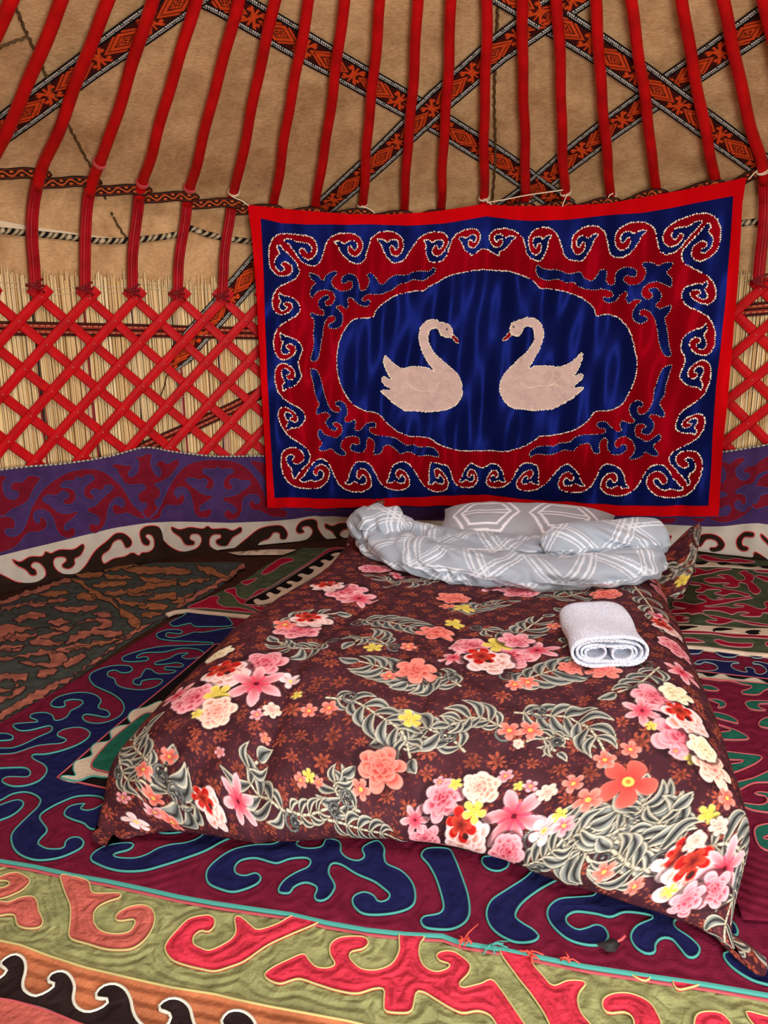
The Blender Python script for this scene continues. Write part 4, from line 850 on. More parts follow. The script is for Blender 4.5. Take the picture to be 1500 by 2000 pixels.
nb = np.concatenate([pts('470,1300 470,1235'), L1('1700,110 1500,140 1420,140 1370,155 1270,178 1215,165 1225,140 1310,148 1340,135 1310,122 1220,122 1145,150 1165,180 1250,195 1420,205 1560,214'), L1('1560,226 1300,232 1150,242 1000,275 900,310 895,335 960,345 1080,335 1090,320 1060,310 1000,320 1000,305 1060,280 1200,275 1330,250 1450,260 1495,290 1450,320 1370,330 1330,310 1380,285 1290,295 1250,320 1140,350 1130,365 1200,365 1300,355 1345,375 1320,390 1210,385 1205,405 1290,415 1260,435 1150,435 1110,405 1070,400 1045,430 1030,460 980,480 980,510 1030,520 1035,490 1120,475 1185,480 1190,500 1130,540 1030,558 900,540 850,510 840,475 790,450 790,420 840,405 890,425 950,420 970,400 950,378 860,372 760,390 670,430 655,470 690,520 760,555 830,590 890,640 910,690 890,740 830,780 740,805 650,800 605,770 620,740 690,745 770,760 805,745 790,715 720,690 740,640 710,600 640,578 540,580 430,610 375,655 380,680 440,688 480,675 470,645 530,628 600,635 610,655 570,690 520,715 490,760 440,785 400,785 385,750 330,730 240,740 220,765 270,785 280,800 120,815 95,830 140,862 220,860 360,825 385,840 370,870 280,910 180,960 90,990 0,995'),
    pts('-90,1480 -90,1590'), L2('0,820 110,760 230,735 330,755 395,810 370,880 290,960 200,1050 130,1130 110,1200 140,1300 220,1370 350,1410 480,1405 600,1380 720,1330 800,1280 815,1225 770,1185 690,1190 640,1230 630,1280 590,1300 470,1300 400,1270 370,1240 400,1190 460,1110 390,1000 400,950 500,880 620,820 740,775 880,765 980,780 1020,810 1010,850 920,900 850,915 790,900 800,870 830,850 780,850 690,870 640,910 630,960 700,1000 790,1030 830,1050 870,1090 930,1105 1000,1080 1030,1000'), pts('260,1600 330,1560')])
navy = [nb, L1(L1far+' 1400,-20 1600,0 1700,90'), L1('-90,905 0,888 60,890 100,910 90,930 0,940 -90,950'), L2('-60,880 0,870 100,830 190,815 230,850 190,910 110,970 0,1015 -60,1035'),
    TF('290,270 320,290 280,325 200,345 160,365 200,385 330,390 430,360 500,320 600,290 720,275 820,240 900,170 950,90 1000,40 1350,80 1310,155 1150,210 1000,270 870,340 700,400 540,450 400,485 250,490 120,465 0,410 -10,380 20,340 100,295 200,275'), TF('520,190 640,195 740,170 830,120 840,90 800,80 740,115 660,135 610,110 560,150'),
    np.concatenate([TF('1500,225 1410,290 1250,300 1100,330 990,390 900,470 880,530 900,590 980,630 1080,655 1180,635 1280,590 1300,545 1260,515 1180,535 1110,515 1100,465 1150,415 1260,400 1370,430 1430,440'), TG('100,225 210,220 240,245 220,285 140,320 60,370 20,420 20,455 90,460 120,420 190,390 250,400 285,430 265,490 300,515 360,495 405,430 400,390 365,330 370,280 400,255 460,270 560,330 680,380 750,430 790,470 770,510 710,520 680,480 620,455 560,470 530,500 540,550 600,600 700,610 830,595 930,560 965,510 960,420 920,350 860,300 770,260 750,210 750,150 700,100 600,150 615,210 570,240 500,225 450,180 440,110 350,90 320,140 260,155 180,150 135,120 170,80 100,20')]),
    TG('1010,200 1060,260 1110,350 1150,470 1165,560 1130,600 1030,620 1005,650 1030,690 1090,705 1220,705 1310,660 1345,590 1335,470 1300,360 1270,280 1240,210 1200,150 1050,150'), TP('105,70 140,100 190,105 230,80 220,40 110,40'),
    TP('365,85 310,140 220,200 150,250 125,310 140,370 190,420 270,455 350,450 380,425 350,390 300,360 265,325 290,270 360,210 450,155 560,110 600,60 400,40'),
    TP('690,150 740,145 800,165 785,205 810,235 870,240 930,205 1000,220 1060,270 1100,290 1200,305 1290,330 1340,370 1345,420 1260,395 1180,355 1090,325 1040,345 1050,380 1120,430 1165,480 1150,520 1110,525 1070,480 1030,435 980,430 950,460 945,500 900,505 850,470 830,420 860,370 940,330 900,310 800,300 730,325 660,310 560,300 515,325 520,360 570,390 620,380 660,365 700,380 720,425 690,460 620,465 530,440 460,385 425,330 430,280 480,240 560,230 650,220 665,190'),
    TP('1285,510 1340,497 1400,530 1520,600 1600,690 1500,665 1420,640 1340,590 1295,545')]
loops = [sf2.to2d(crom(p, True, 5)) for p in navy]
base_piece(rt2, sf2, lp2, M_mar, 0.022, loops)
pieces(rt2, sf2, navy, M_navy, M_teal, 0.0042, 0.005, grid=0.022, want_edge=True)
pieces(rt2, sf2, [L2('-90,400 0,390 150,375 340,310 450,290 600,275 650,240 560,200 590,160 680,130 800,125 880,170 860,220 790,270 700,310 580,350 440,380 330,385 310,410 350,440 430,480 460,530 430,590 370,640 260,680 130,690 40,660 20,635 60,605 160,600 270,600 300,560 270,520 200,510 0,520 -90,525')], M_mar, M_teal, 0.0042, 0.008, grid=0.022, want_edge=True)
# inner field: black edge, ivory zigzag, green and wine ground
fieldpx = np.concatenate([pts('112,1521 205,1441 303,1361 420,1262'), pts('700,1240 1000,1290 1380,1316 1500,1328 1750,1350 1900,1370 2000,1700 2060,1900 1700,1830 1500,1780 900,1660 500,1600 203,1541')])
lf = sf2.to2d(sharp(fieldpx, 20)); fp = patch('field', lf, sf2, 0.009, M_blackf, rt2, base=0.0, grid=0.06, label='black felt edge of the inner field'); cord('rose_cord_outline', lf, sf2, 0.010, 0.0045, M_pink2, fp, step=0.012)
pieces(rt2, sf2, [L2('590,612 650,597 740,600 720,540 730,470 800,440 900,400 890,340 930,290 1080,255 1080,170 1170,120 1280,100 1250,40 1300,-30 1420,-60 1600,-100 1500,300 1300,600 1010,612 900,600 790,640 720,645')], M_ivory, M_teal, 0.004, 0.013, nm='zigzag_edge')
pieces(rt2, sf2, [L2('895,500 1050,300 1250,130 1450,0 1600,100 1500,600 1010,560')], M_green2, M_pink2, 0.0045, 0.016, nm='green_field')
fr = pts('1330,1312 1380,1322 1500,1336 1750,1362 1750,1760 1480,1760 1330,1420')
pieces(rt2, sf2, [TT('-200,150 100,200 160,210 200,235 260,235 320,210 370,212 420,240 500,255 560,260 620,245 680,245 740,270 800,300 1000,340 1000,420 800,330 500,290 300,275 100,255 -200,260')], M_ivory, M_tealdim, 0.004, 0.013, nm='zigzag_edge')
GREENS = ('140,270 330,290 420,290 530,320 640,345 600,375 530,400 560,425 700,430 770,380 860,360 860,330 700,310 500,295 300,280', '150,340 240,345 320,385 280,395 180,385', '200,480 310,485 380,520 370,560 300,570 320,540 250,500', '570,520 620,495 850,500 850,520 700,530 720,570 780,590 700,595 610,575', '250,615 380,640 480,690 500,730 430,715 280,670', '260,730 400,770 540,830 600,890 330,890 300,830 430,800', '700,740 730,690 850,660 850,770 730,765', '340,1015 560,1035 690,1050 735,1075 650,1140 440,1220 380,1150 540,1120 550,1100 370,1085', '470,1400 440,1330 650,1270 850,1190 850,1300 650,1320', '660,1420 720,1405 850,1440 850,1590 700,1590 590,1560 520,1510 700,1530 780,1510 770,1450', '850,1715 700,1730 660,1780 690,1900 760,1960 850,1970 850,1880 740,1850 850,1800')
wf2 = sf2.to2d(sharp(TT('-300,230 100,255 300,275 500,290 800,322 1200,380 2300,520 2800,1400 3300,2700 1500,2680 540,2600 200,1500'), 10)); fw = patch('wine_field', wf2, sf2, 0.015, M_mar, rt2, base=0.008, grid=0.03, want_edge=True, edge_loops=[sf2.to2d(crom(TT(g_), True, 6)) for g_ in GREENS])
pieces(rt2, sf2, [TT(s) for s in GREENS], M_green2, M_pink2, 0.0042, 0.020)
pieces(rt2, sf2, [TQ('300,1500 560,1495 590,1510 540,1560 300,1562'), TQ('770,1545 850,1525 1050,1530 1090,1555 1030,1600 880,1600'), TQ('1250,1570 1380,1575 1420,1610 1300,1610'),
    TQ('470,1700 540,1655 700,1645 900,1665 1060,1665 1100,1685 1000,1690 980,1725 1030,1770 1120,1800 1210,1810 1180,1750 1240,1740 1310,1770 1320,1820 1400,1840 1480,1800 1460,1750 1380,1700 1280,1690 1300,1665 1400,1670 1560,1730 1560,1905 1200,1870 900,1850 650,1830 440,1818 440,1788 650,1800 760,1790 800,1755 760,1710 680,1685 600,1680 560,1705')], M_navy, M_tealdim, 0.004, 0.006)
# teal and pink trim along the front edge of this rug
tq = sf2.to2d(resample(front, 8, False))
for nm, dy, w, mt, h in (('teal_edge_trim', 0.0, 0.0105, M_teal, 0.003), ('rose_edge_trim', -0.014, 0.005, M_pink2, 0.001)):
    P = sf2.to3d(tq+np.array([0, dy]), h-0.006); V, F = tube(P, w, 6, up=(0, 0, 1), flat=0.3); under(mesh_np(nm, V, F, mt), rt2)
for i, (x, y) in enumerate(((905, 1838), (918, 1840), (960, 1847), (1036, 1862), (1040, 1868), (1110, 1876))):   # loose threads
    c = on_floor([(x, y)], 0.022)[0]; parts = []
    for j in range(5):
        d = RNG.standard_normal(3)*np.array([0.018, 0.018, 0.004]); parts.append(tube(np.array([c-d*0.3, c+d*0.4+[0, 0, .006], c+d*1.1]), 0.0018, 4))
    V, F = join(parts); under(mesh_np('loose_thread', V, F, M_teal if i in (2,) else mat_base('red_thread', S(206, 74, 62), rough=0.9)), rt2)

# ---- green and crimson rug in the foreground
M_lime = felt('sage_green_felt', S(136, 140, 94), var=0.28, vs=24, wave=0.6, wl=0.022, bump=1.0, bs=70); M_rose = felt('crimson_rose_felt', S(188, 50, 68), var=0.25, vs=22, wave=0.6, wl=0.022, bump=1.0, bs=70); M_rust = felt('faded_rose_felt', S(178, 92, 82), var=0.25, vs=22, wave=0.6, wl=0.022, bump=1.0, bs=70)
M_orange = felt('orange_felt', S(174, 106, 72), var=0.35, vs=9, wave=0.8, wl=0.03, bump=1.0, bs=70); M_coal = felt('brown_black_felt', S(40, 30, 30), wave=0.5, wl=0.03); M_pale = mat_base('pale_yellow_cord', S(178, 172, 112), rough=0.95); M_whitec = mat_base('white_cord', S(206, 210, 196), rough=0.95)
r3_px = np.concatenate([pts('-500,1600 -120,1650'), front[2:]+np.array([0, -12]), pts('2300,2050 2300,3200 -1200,3200')])
rt3, sf3, lp3 = rug('felt_rug', 'sage green felt rug with crimson scroll motifs in the foreground', 0.007, r3_px, None)
red3 = [TU('430,180 610,222 640,300 700,310 840,310 840,340 760,365 690,400 655,450 660,520 710,570 800,590 900,575 945,510 930,490 840,500 805,490 820,450 900,405 1000,392 1060,420 1080,480 1060,560 1000,640 920,690 820,700 720,690 600,655 510,630 480,600 490,500 490,400 460,320 435,250'),
    TU('0,200 60,175 130,170 210,220 170,280 100,320 0,355 -200,380 -200,320 40,270 70,240 20,225 -200,250'), TU('0,370 60,375 150,340 230,335 260,370 270,430 300,500 280,545 190,555 120,530 105,470 60,460 0,470 -200,500 -200,390')]
red3b = [TV('520,85 430,130 330,158 290,130 240,90 210,95 215,170 180,215 80,262 32,249 -5,227 -5,190 32,160 70,167 100,144 107,107 90,85 54,81 -28,99 -80,144 -140,211 -155,256 -118,309 -43,339 47,361 107,370 180,350 260,320 380,240 500,185 650,120 600,98'),
    np.concatenate([TV('365,395 400,360 480,320 570,285 600,320 640,355 700,360 735,340 710,290 710,240 750,205 820,195 890,200 910,230 880,260 820,275 810,305 850,350 890,370 960,370 1030,340 1070,270 1080,170 1200,190 1180,230 1175,290 1200,350 1260,380 1320,365 1335,340 1280,320 1265,290 1310,270 1370,280 1440,340 1430,390 1385,440 1400,465 1470,450'), TW('100,262 150,242 190,285 245,365 320,480 360,560 260,600 150,430 110,405 72,400'), TV('1400,600 1330,570 1250,520 1200,490 1160,490 1140,580 1110,600 1000,590 990,540 990,475 940,470 850,495 750,480 640,445 550,415 500,425 450,440 400,425')]),
    TW('190,88 330,100 350,160 400,220 450,270 520,245 590,245 610,260 580,300 570,350 590,410 640,470 700,560 520,600 400,400 340,310 270,220'), TW('690,370 700,330 760,305 840,310 920,350 960,410 980,470 960,560 860,520 840,430 800,400 740,405 710,400'), TW('1140,440 1160,405 1220,395 1280,410 1330,480 1300,560 1150,540'), TW('1390,400 1440,405 1560,450 1600,560 1450,480'), TW('830,205 920,215 915,240 880,238'), TW('1040,235 1170,255 1080,285 1050,280')]
lp_all = [sf3.to2d(crom(p, True, 5)) for p in red3+red3b]
vis3 = sf3.to2d(sharp(np.concatenate([pts('-500,1600 -120,1650'), front[2:]+np.array([0, -12]), pts('1900,2000 1900,2300 -500,2300')]), 25))
base_piece(rt3, sf3, lp3, M_lime, 0.030, lp_all)
pieces(rt3, sf3, red3, M_rust, M_pale, 0.0032, 0.005, grid=0.014, want_edge=True)
pieces(rt3, sf3, red3b, M_rose, M_pale, 0.0032, 0.005, grid=0.014, want_edge=True)
ol = np.concatenate([pts('-500,1770 -150,1812'), TU('0,640 150,670 340,740 600,820 900,890 1200,960 1500,1010'), TV('200,515 400,560 600,600 800,640'), pts('800,2030 1100,2090 1500,2200 1500,2600 -900,2600 -900,1800')])
lo_ = sf3.to2d(sharp(ol, 15)); os_ = patch('orange_strip', lo_, sf3, 0.004, M_orange, rt3, base=0.0, grid=0.03, want_edge=True); cord('pale_cord_outline', lo_, sf3, 0.005, 0.004, M_pale, os_, step=0.012)
wave = TU('-300,760 -200,700 -120,720 -100,800 -110,880 -60,930 0,910 50,860 20,830 0,810 60,760 120,745 170,780 180,850 160,930 170,990 240,1030 310,1010 370,970 385,945 340,930 335,910 370,870 440,858 490,890 520,960 510,1050 540,1110 610,1140 690,1120 750,1080 745,1045 680,1045 670,1010 720,960 800,945 870,980 910,1050 930,1140 970,1210 1050,1270 1140,1260 1190,1200 1180,1150 1120,1130 1110,1100 1170,1055 1250,1055 1320,1110 1350,1214 1400,1310 1490,1360 1580,1320 1600,1270 1550,1240 1545,1214 1580,1160 1640,1140 1710,1155 1770,1210 1800,1300 1850,1450 1500,1560 1000,1420 600,1260 470,1190 300,1120 100,1070 0,1055 -300,1010')
pieces(rt3, sf3, [wave], M_coal, M_whitec, 0.0055, 0.009, grid=0.03, nm='wave_motif', want_edge=True)
pieces(rt3, sf3, [TU('-300,1030 0,1060 100,1075 300,1130 480,1200 900,1400 900,1700 -300,1600')], M_rust, M_pink2, 0.004, 0.012, nm='rose_strip')

# ---- red and green runner at the head of the bed
M_moss = felt('moss_green_felt', S(66, 76, 56), var=0.3, vs=26); M_redr = felt('deep_red_felt', S(140, 22, 44), var=0.25, vs=26); M_palefelt = felt('oatmeal_felt', S(190, 172, 150)); M_greycord = mat_base('mauve_grey_cord', S(160, 120, 116), rough=0.95)
fr4 = np.concatenate([TY('-15,650 40,628 140,618 300,640 500,662 700,683'), pts('700,1238 1100,1266'), TQ('350,1455 600,1465 900,1500 1200,1532 1500,1552'), pts('1640,1296')])
r4_px = np.concatenate([fr4, pts('1640,1110 1500,1096 1340,1080 1000,1072 720,1064'), TY('1380,118 1060,122 780,258 520,428 420,458 140,612')])
rt4, sf4, lp4 = rug('felt_rug', 'deep red and moss green felt runner lying across the head of the bed', 0.022, r4_px, None)
base_piece(rt4, sf4, lp4, M_moss, 0.06)
pieces(rt4, sf4, [TY('150,600 280,540 340,510 400,520 380,560 440,600 560,610 700,650 560,640 300,610'), TY('440,470 480,450 530,450 540,510 620,540 700,470 800,440 860,400 1000,310 1130,230 1280,130 1390,130 1350,170 1270,170 1100,260 820,430 620,560 700,600 820,605 840,640 740,640 640,600 560,570 500,500'), TY('570,400 640,380 700,370 620,420'), TY('730,330 800,270 880,220 960,210 990,230 900,260 830,310 760,340'),
    TQ('480,370 560,385 640,410 760,385 950,375 1000,385 850,405 700,440 560,460 450,480 380,500 250,560 300,480 480,430 490,400'), TQ('600,520 700,500 800,500 900,515 830,480 780,470 850,460 950,465 1030,500 1060,530 1120,540 1180,520 1150,470 1090,440 1150,410 1200,410 1230,440 1300,470 1290,540 1260,560 1320,590 1360,640 1400,680 1350,730 1290,720 1230,660 1210,600 1150,570 1090,570 1100,610 1040,635 930,625 860,600 950,590 960,575 840,570 700,570 620,545'),
    TQ('350,545 450,560 560,570 700,610 900,650 1100,690 1260,745 1200,760 1080,720 980,715 900,740 780,720 740,705 830,690 850,670 760,655 640,660 600,690 520,690 480,670 560,640 560,600 440,590'),
    TQ('500,740 560,725 640,735 660,770 740,800 880,800 780,775 840,765 920,790 1060,780 1260,770 1290,785 1100,810 900,850 700,880 600,885 640,900 800,900 900,895 1000,920 1080,915 1150,910 1170,890 1100,885 1010,875 1040,860 1150,860 1270,900 1340,930 1420,945 1480,920 1440,860 1560,830 1560,990 1420,995 1400,1040 1280,1045 1160,1035 1100,1015 1180,1005 1240,995 1190,980 1080,980 1000,1010 900,980 760,950 650,945 580,960 600,990 640,1010 760,1030 1000,1080 1200,1110 1560,1170 1480,1180 1250,1150 1040,1100 930,1130 820,1145 680,1125 620,1100 660,1085 780,1100 790,1080 700,1050 560,985 440,1000 380,980 160,990 160,930 350,920 170,880 200,810 360,840 480,860 640,820 540,780'),
    TQ('180,705 290,700 325,735 290,770 180,770'), TQ('200,1020 330,1030 400,1050 300,1060 400,1090 380,1110 220,1105'), TQ('1320,480 1400,470 1500,490 1600,480 1600,560 1450,545 1400,520'), TQ('1290,400 1400,395 1560,400 1560,430 1380,425'),
    TQ('250,1240 600,1245 1000,1280 1560,1310 1560,1345 1300,1330 1000,1320 700,1280 280,1270'), TQ('310,1345 450,1345 560,1375 620,1395 500,1400 330,1395'), TQ('740,1370 820,1360 950,1395 1120,1405 1290,1410 1280,1450 1100,1460 850,1430'), TQ('1460,1400 1560,1390 1560,1450 1480,1440'), TQ('520,210 640,195 760,230 900,260 1050,240 1200,260 1320,280 1180,300 900,290 650,270')], M_redr, M_greycord, 0.0038, 0.004)
pieces(rt4, sf4, [TY('600,570 820,450 1100,270 1290,150 1420,140 1380,200 1130,350 950,470 800,590 720,590')], M_blackf, M_greycord, 0.003, 0.006, nm='dark_strip')
pieces(rt4, sf4, [TY('700,590 670,560 700,545 740,560 800,540 770,510 800,490 850,510 890,480 850,460 880,445 940,460 980,430 930,410 960,395 1020,405 1060,370 1020,350 1050,335 1110,345 1150,305 1110,290 1150,275 1200,285 1230,255 1200,240 1230,225 1280,235 1310,200 1280,190 1330,170 1380,180 1350,220 1240,300 1100,390 960,480 830,570')], M_palefelt, None, 0.003, 0.009, nm='wave_motif')
pieces(rt4, sf4, [TQ('200,1148 600,1170 900,1190 1200,1210 1560,1222 1560,1304 1200,1280 900,1255 600,1235 200,1232'), TQ('400,330 640,300 800,310 1000,340 1300,350 1560,368 1560,390 1200,375 900,355 600,350 420,352')], M_palefelt, None, 0.003, 0.006, nm='pale_strip')
pieces(rt4, sf4, [TQ(s) for s in ('220,1190 400,1180 520,1190 440,1205 330,1235 225,1235', '720,1240 750,1215 850,1205 1010,1225 930,1235 840,1245', '1180,1270 1230,1245 1320,1240 1400,1250 1360,1265 1380,1290 1280,1290', '470,312 560,292 660,302 600,330 500,330', '790,312 900,302 980,322 900,337 840,337', '1090,332 1200,327 1340,352 1250,362 1150,352', '1390,352 1560,345 1560,380 1440,377')], M_blackf, None, 0.003, 0.008, nm='wave_motif')
q4 = sf4.to2d(resample(fr4, 8, False)); V, F = tube(sf4.to3d(q4, -0.004), 0.016, 6, flat=0.7); under(mesh_np('white_edge_roll', V, F, M_palefelt, label='rolled white front edge'), rt4)
# pale end of another felt showing by the wall
pf = patch('felt_scrap', Floor(0.006).to2d(sharp(TY('465,165 560,185 900,182 1010,140 800,140'), 8)), Floor(0.006), 0.004, M_palefelt, None, base=0.0); tag(pf, 'pale pointed end of a felt poking out by the wall left of the runner', 'felt')
# small black scrap on the front border
c = on_floor([(1190, 1850)], 0.020)[0]; th = np.linspace(0, 2*math.pi, 14, endpoint=False)
V = np.concatenate([[c+[0.021*math.cos(t)*(1+0.3*math.sin(3*t)), 0.015*math.sin(t), 0.002] for t in th], [c+[0.014*math.cos(t)+0.003, 0.009*math.sin(t)+0.003, 0.009+0.004*math.cos(t)] for t in th]])
F = [[i, (i+1) % 14, 14+(i+1) % 14, 14+i] for i in range(14)]+[list(range(14, 28))]; o = mesh_np('scrap', V, F, mat_base('black_plastic', S(26, 24, 26), rough=0.5)); tag(o, 'small crumpled black scrap lying on the wine border of the rug', 'scrap')
c2 = c+np.array([0.028, 0.010, 0.0]); V, F = tube(np.array([c2+[-.014, -.005, .007], c2+[0, 0, .009], c2+[.010, .009, .010]]), 0.0028, 5); under_ = mesh_np('scrap_tail', V, F, M_pinkcord, label='reddish torn tail'); under_.parent = o
# ================================================================== bed
BO = np.array([0.02, 1.56]); BA = np.array([math.sin(math.radians(14)), math.cos(math.radians(14))]); BB = np.array([BA[1], -BA[0]])
def bed(b, a, z):
    b, a, z = np.broadcast_arrays(np.asarray(b, float), np.asarray(a, float), np.asarray(z, float))
    return np.stack([BO[0]+b*BB[0]+a*BA[0], BO[1]+b*BB[1]+a*BA[1], z], -1)
NU, NV = 760, 800
HT = 0.33
def quilt_surface():
    u = np.linspace(-1, 1, NU); t = np.linspace(0, 1, NV)
    # along the bed: profile of (a, z) from the floor edge at the foot to the head, as arc length
    prof = np.array([(0.115, 0.018), (0.075, 0.045), (0.065, 0.085), (0.085, 0.13), (0.15, 0.185), (0.25, 0.232), (0.38, 0.272), (0.55, 0.300), (0.8, 0.312), (1.1, 0.308), (1.5, 0.288), (1.9, 0.272), (2.2, 0.255), (2.31, 0.20), (2.34, 0.12), (2.32, 0.05)])
    pr = crom(prof, False, 0.01); d = np.r_[0, np.cumsum(np.linalg.norm(np.diff(pr, axis=0), axis=1))]; LV = d[-1]
    w = t**1.35*0.72+t*0.28; vv = w*LV                       # finer rows near the foot
    av = np.interp(vv, d, pr[:, 0]); zv = np.interp(vv, d, pr[:, 1])
    # across: flat top, rounded sides that tuck under
    cs = [( -0.64, 0.022)]; th = np.radians(np.linspace(-150, 0, 24)); 
    cs = [(-0.605+0.175*math.sin(x), 0.5+0.5*math.cos(x)) for x in np.radians(np.linspace(-168, 0, 30))]
    cs = np.array(cs); mid = np.stack([np.linspace(-0.60, 0.60, 60), np.ones(60)], 1); rgt = cs[::-1]*np.array([-1, 1])
    cr = np.concatenate([cs, mid[1:-1], rgt]); met = cr*np.array([1, HT]); dc = np.r_[0, np.cumsum(np.linalg.norm(np.diff(met, axis=0), axis=1))]; LU = dc[-1]
    uu = (u+1)/2*LU; bu = np.interp(uu, dc, cr[:, 0]); zu = np.interp(uu, dc, cr[:, 1])
    U, Vv = np.meshgrid(u, t); B0 = np.broadcast_to(bu, U.shape); A0 = np.broadcast_to(av[:, None], U.shape)
    Zu = np.broadcast_to(zu, U.shape); Zv = np.broadcast_to(zv[:, None], U.shape)
    ft = sstep(0.0, 0.34, vv)[:, None]                        # at the foot the cloth lies flat, so the sides do not tuck under
    Bflat = U*np.where(U < 0, 0.735, 0.765)
    B = Bflat*(1-ft)+B0*ft
    # shape of the foot edge: pointed corners run out, middle drawn in
    tip = np.abs(U)**5; f2 = 1-sstep(0.16, 0.62, vv)[:, None]; A = A0-f2*(0.115*np.sign(U)*0.0+0.12*tip+0.07*tip*(U > 0)) + (1-ft)*(0.05*np.sin((U+0.25)*5.0)*(1-tip))
    zside = np.maximum(Zu, 0.0)
    Z = Zv*(zside**(0.35+0.65*ft)) ; Z = np.where(Zv < HT, Z, Z)
    Z = np.minimum(Z, HT*1.1)
    # body width varies along the bed
    wid = 1+0.06*(U < 0)*sstep(0.6, 0.95, np.abs(U))*sstep(0.7, 0.25, A0)+0.10*(U < 0)*sstep(0.5, 1.0, np.abs(U))*sstep(1.3, 0.7, A0)-0.02*sstep(1.0, 1.6, A0)-0.02*(U > 0)*sstep(0.3, 0.8, A0)-0.07*sstep(1.0, 1.5, A0)*(U < 0)*sstep(0.3, 0.9, np.abs(U))+0.05*sstep(1.6, 2.1, A0)*(U < 0)
    B = B*(1+(wid-1)*sstep(0.06, 0.17, Zv))
    # puffy filling, channels and creases
    top = sstep(0.10, 0.55, Zu)*sstep(0.02, 0.2, Zv/HT)
    X, Y = B, A
    puff = 0.022*(vnoise(X*2.6+9, Y*2.2+4, 3)-0.5)+0.016*(vnoise(X*5.2, Y*4.6, 5)-0.5)+0.007*(vnoise(X*13, Y*10, 8)-0.5)
    ch = -0.013*np.exp(-((X+0.36+0.05*np.sin(Y*3))/0.022)**2)-0.010*np.exp(-((X-0.02+0.04*np.sin(Y*2.2+1))/0.02)**2)-0.010*np.exp(-((X-0.40+0.03*np.sin(Y*2.6+2))/0.02)**2)
    wr = 0.007*np.sin(X*46+6*vnoise(X*4, Y*3, 2))*sstep(0.35, 0.05, A0)*sstep(0.0, 0.15, Zv)+0.0022*np.sin(Y*60+9*vnoise(X*5, Y*6, 7))*(vnoise(X*3, Y*3, 12))
    dip = 0.03*np.exp(-((X-0.42)/0.25)**2-((Y-0.75)/0.3)**2)*0.0
    sag = -0.02*np.exp(-(X/0.28)**2)*sstep(0.7, 1.3, A0)
    P = bed(B, A, Z)
    dzn = (puff*1.0+ch)*top+wr+sag*top
    P[..., 2] += dzn
    sd = (1-top)*0.010*np.sin(A*22+3*vnoise(A*4, U*3, 4))*sstep(0.3, 0.8, A0)
    P[..., :2] += (BB*np.sign(U)[..., None])*sd[..., None]
    P[..., 2] = np.maximum(P[..., 2], 0.030)
    return P, np.broadcast_to(uu[None]-LU/2, U.shape), np.broadcast_to(vv[:, None], U.shape), LU, LV
QP, QU, QV, LU, LV = quilt_surface()
qpx, qw = project(QP.reshape(-1, 3)); _sub = np.arange(0, NU*NV).reshape(NV, NU)[::3, ::3].ravel(); _spx = qpx[_sub]; _sw = qw[_sub]
def quv(px):
    """photo pixel -> cloth coordinates (metres) of the front-most point there"""
    out = []
    for p in np.atleast_2d(px):
        d = np.abs(_spx-p).max(1); rad = 5
        while True:
            k = np.where(d < rad)[0]
            if len(k): break
            rad *= 1.6
        j = _sub[k[np.argmin(_sw[k]+0.004*d[k])]]
        out.append((QU.ravel()[j], QV.ravel()[j]))
    return np.array(out)

# ---- floral print, painted per vertex in cloth coordinates
PU = QU.astype(np.float32); PV = QV.astype(np.float32)
uline = QU[0]; vline = QV[:, 0]
IMG = np.empty((NV, NU, 3), np.float32)
GROUND = np.array(S(62, 29, 37)); IMG[:] = GROUND
_sp = vnoise(PU*210, PV*210, 1)*0.6+vnoise(PU*90, PV*90, 2)*0.4
IMG[:] = IMG*(0.75+0.6*vnoise(PU*30, PV*30, 4))[..., None]
_m = np.clip((_sp-0.66)*12, 0, 1)[..., None]*0.55; IMG[:] = IMG*(1-_m)+np.array(S(140, 62, 48))*_m
def win(cu, cv, r):
    i0, i1 = np.searchsorted(vline, (cv-r, cv+r)); j0, j1 = np.searchsorted(uline, (cu-r, cu+r))
    return slice(i0, i1), slice(j0, j1)
def blend(sl, mask, col):
    m = np.clip(mask, 0, 1)[..., None]; IMG[sl] = IMG[sl]*(1-m)+col*m
PXM = 0.0022
def lerp3(a, b, t): return np.array(a)*(1-t[..., None])+np.array(b)*t[..., None]
def petals(cu, cv, R, n, rot, c_in, c_out, edge=None, inner=0.0, sharp_=0.6, width=0.9, jit=0.0, seed=0, vein=0.25, t0=0.0):
    """a ring of n petals"""
    sl = win(cu, cv, R*1.1); x = PU[sl]-cu; y = PV[sl]-cv
    if x.size == 0: return
    r = np.hypot(x, y)/R; th = np.arctan2(y, x)-rot; rs = np.random.default_rng(seed+int(abs(cu)*1e4)+n)
    k = np.floor(th/(2*math.pi/n)+0.5); loc = th/(2*math.pi/n)-k
    lens = 1-jit*rs.random(64); ln = lens[(k.astype(int)) % n]
    prof = ln*(1-(np.abs(loc)*2/width)**2.2)**1.0 if False else ln*np.clip(1-np.abs(loc*2/width)**(2.4 if sharp_ > 0.5 else 1.3), 0, 1)**0.5
    sd = (prof-r)*R/PXM
    m = np.clip(sd+0.5, 0, 1)*(r > inner)
    t = np.clip(r/np.maximum(prof, 0.05), 0, 1)
    col = lerp3(c_in, c_out, np.clip((t-t0)/(1-t0), 0, 1)**(1.2 if t0 == 0 else 0.75))
    col = col*(1-vein*(0.5+0.5*np.cos(loc*38))*(1-t)*0.8)[..., None]
    col = col*(1-0.45*np.exp(-((np.abs(loc)-0.5)/0.06)**2)*(t < 0.97))[..., None]
    blend(sl, m, col)
    if edge is not None: blend(sl, np.clip(1-np.abs(sd)/1.2, 0, 1)*(r > inner)*0.5, np.array(edge))
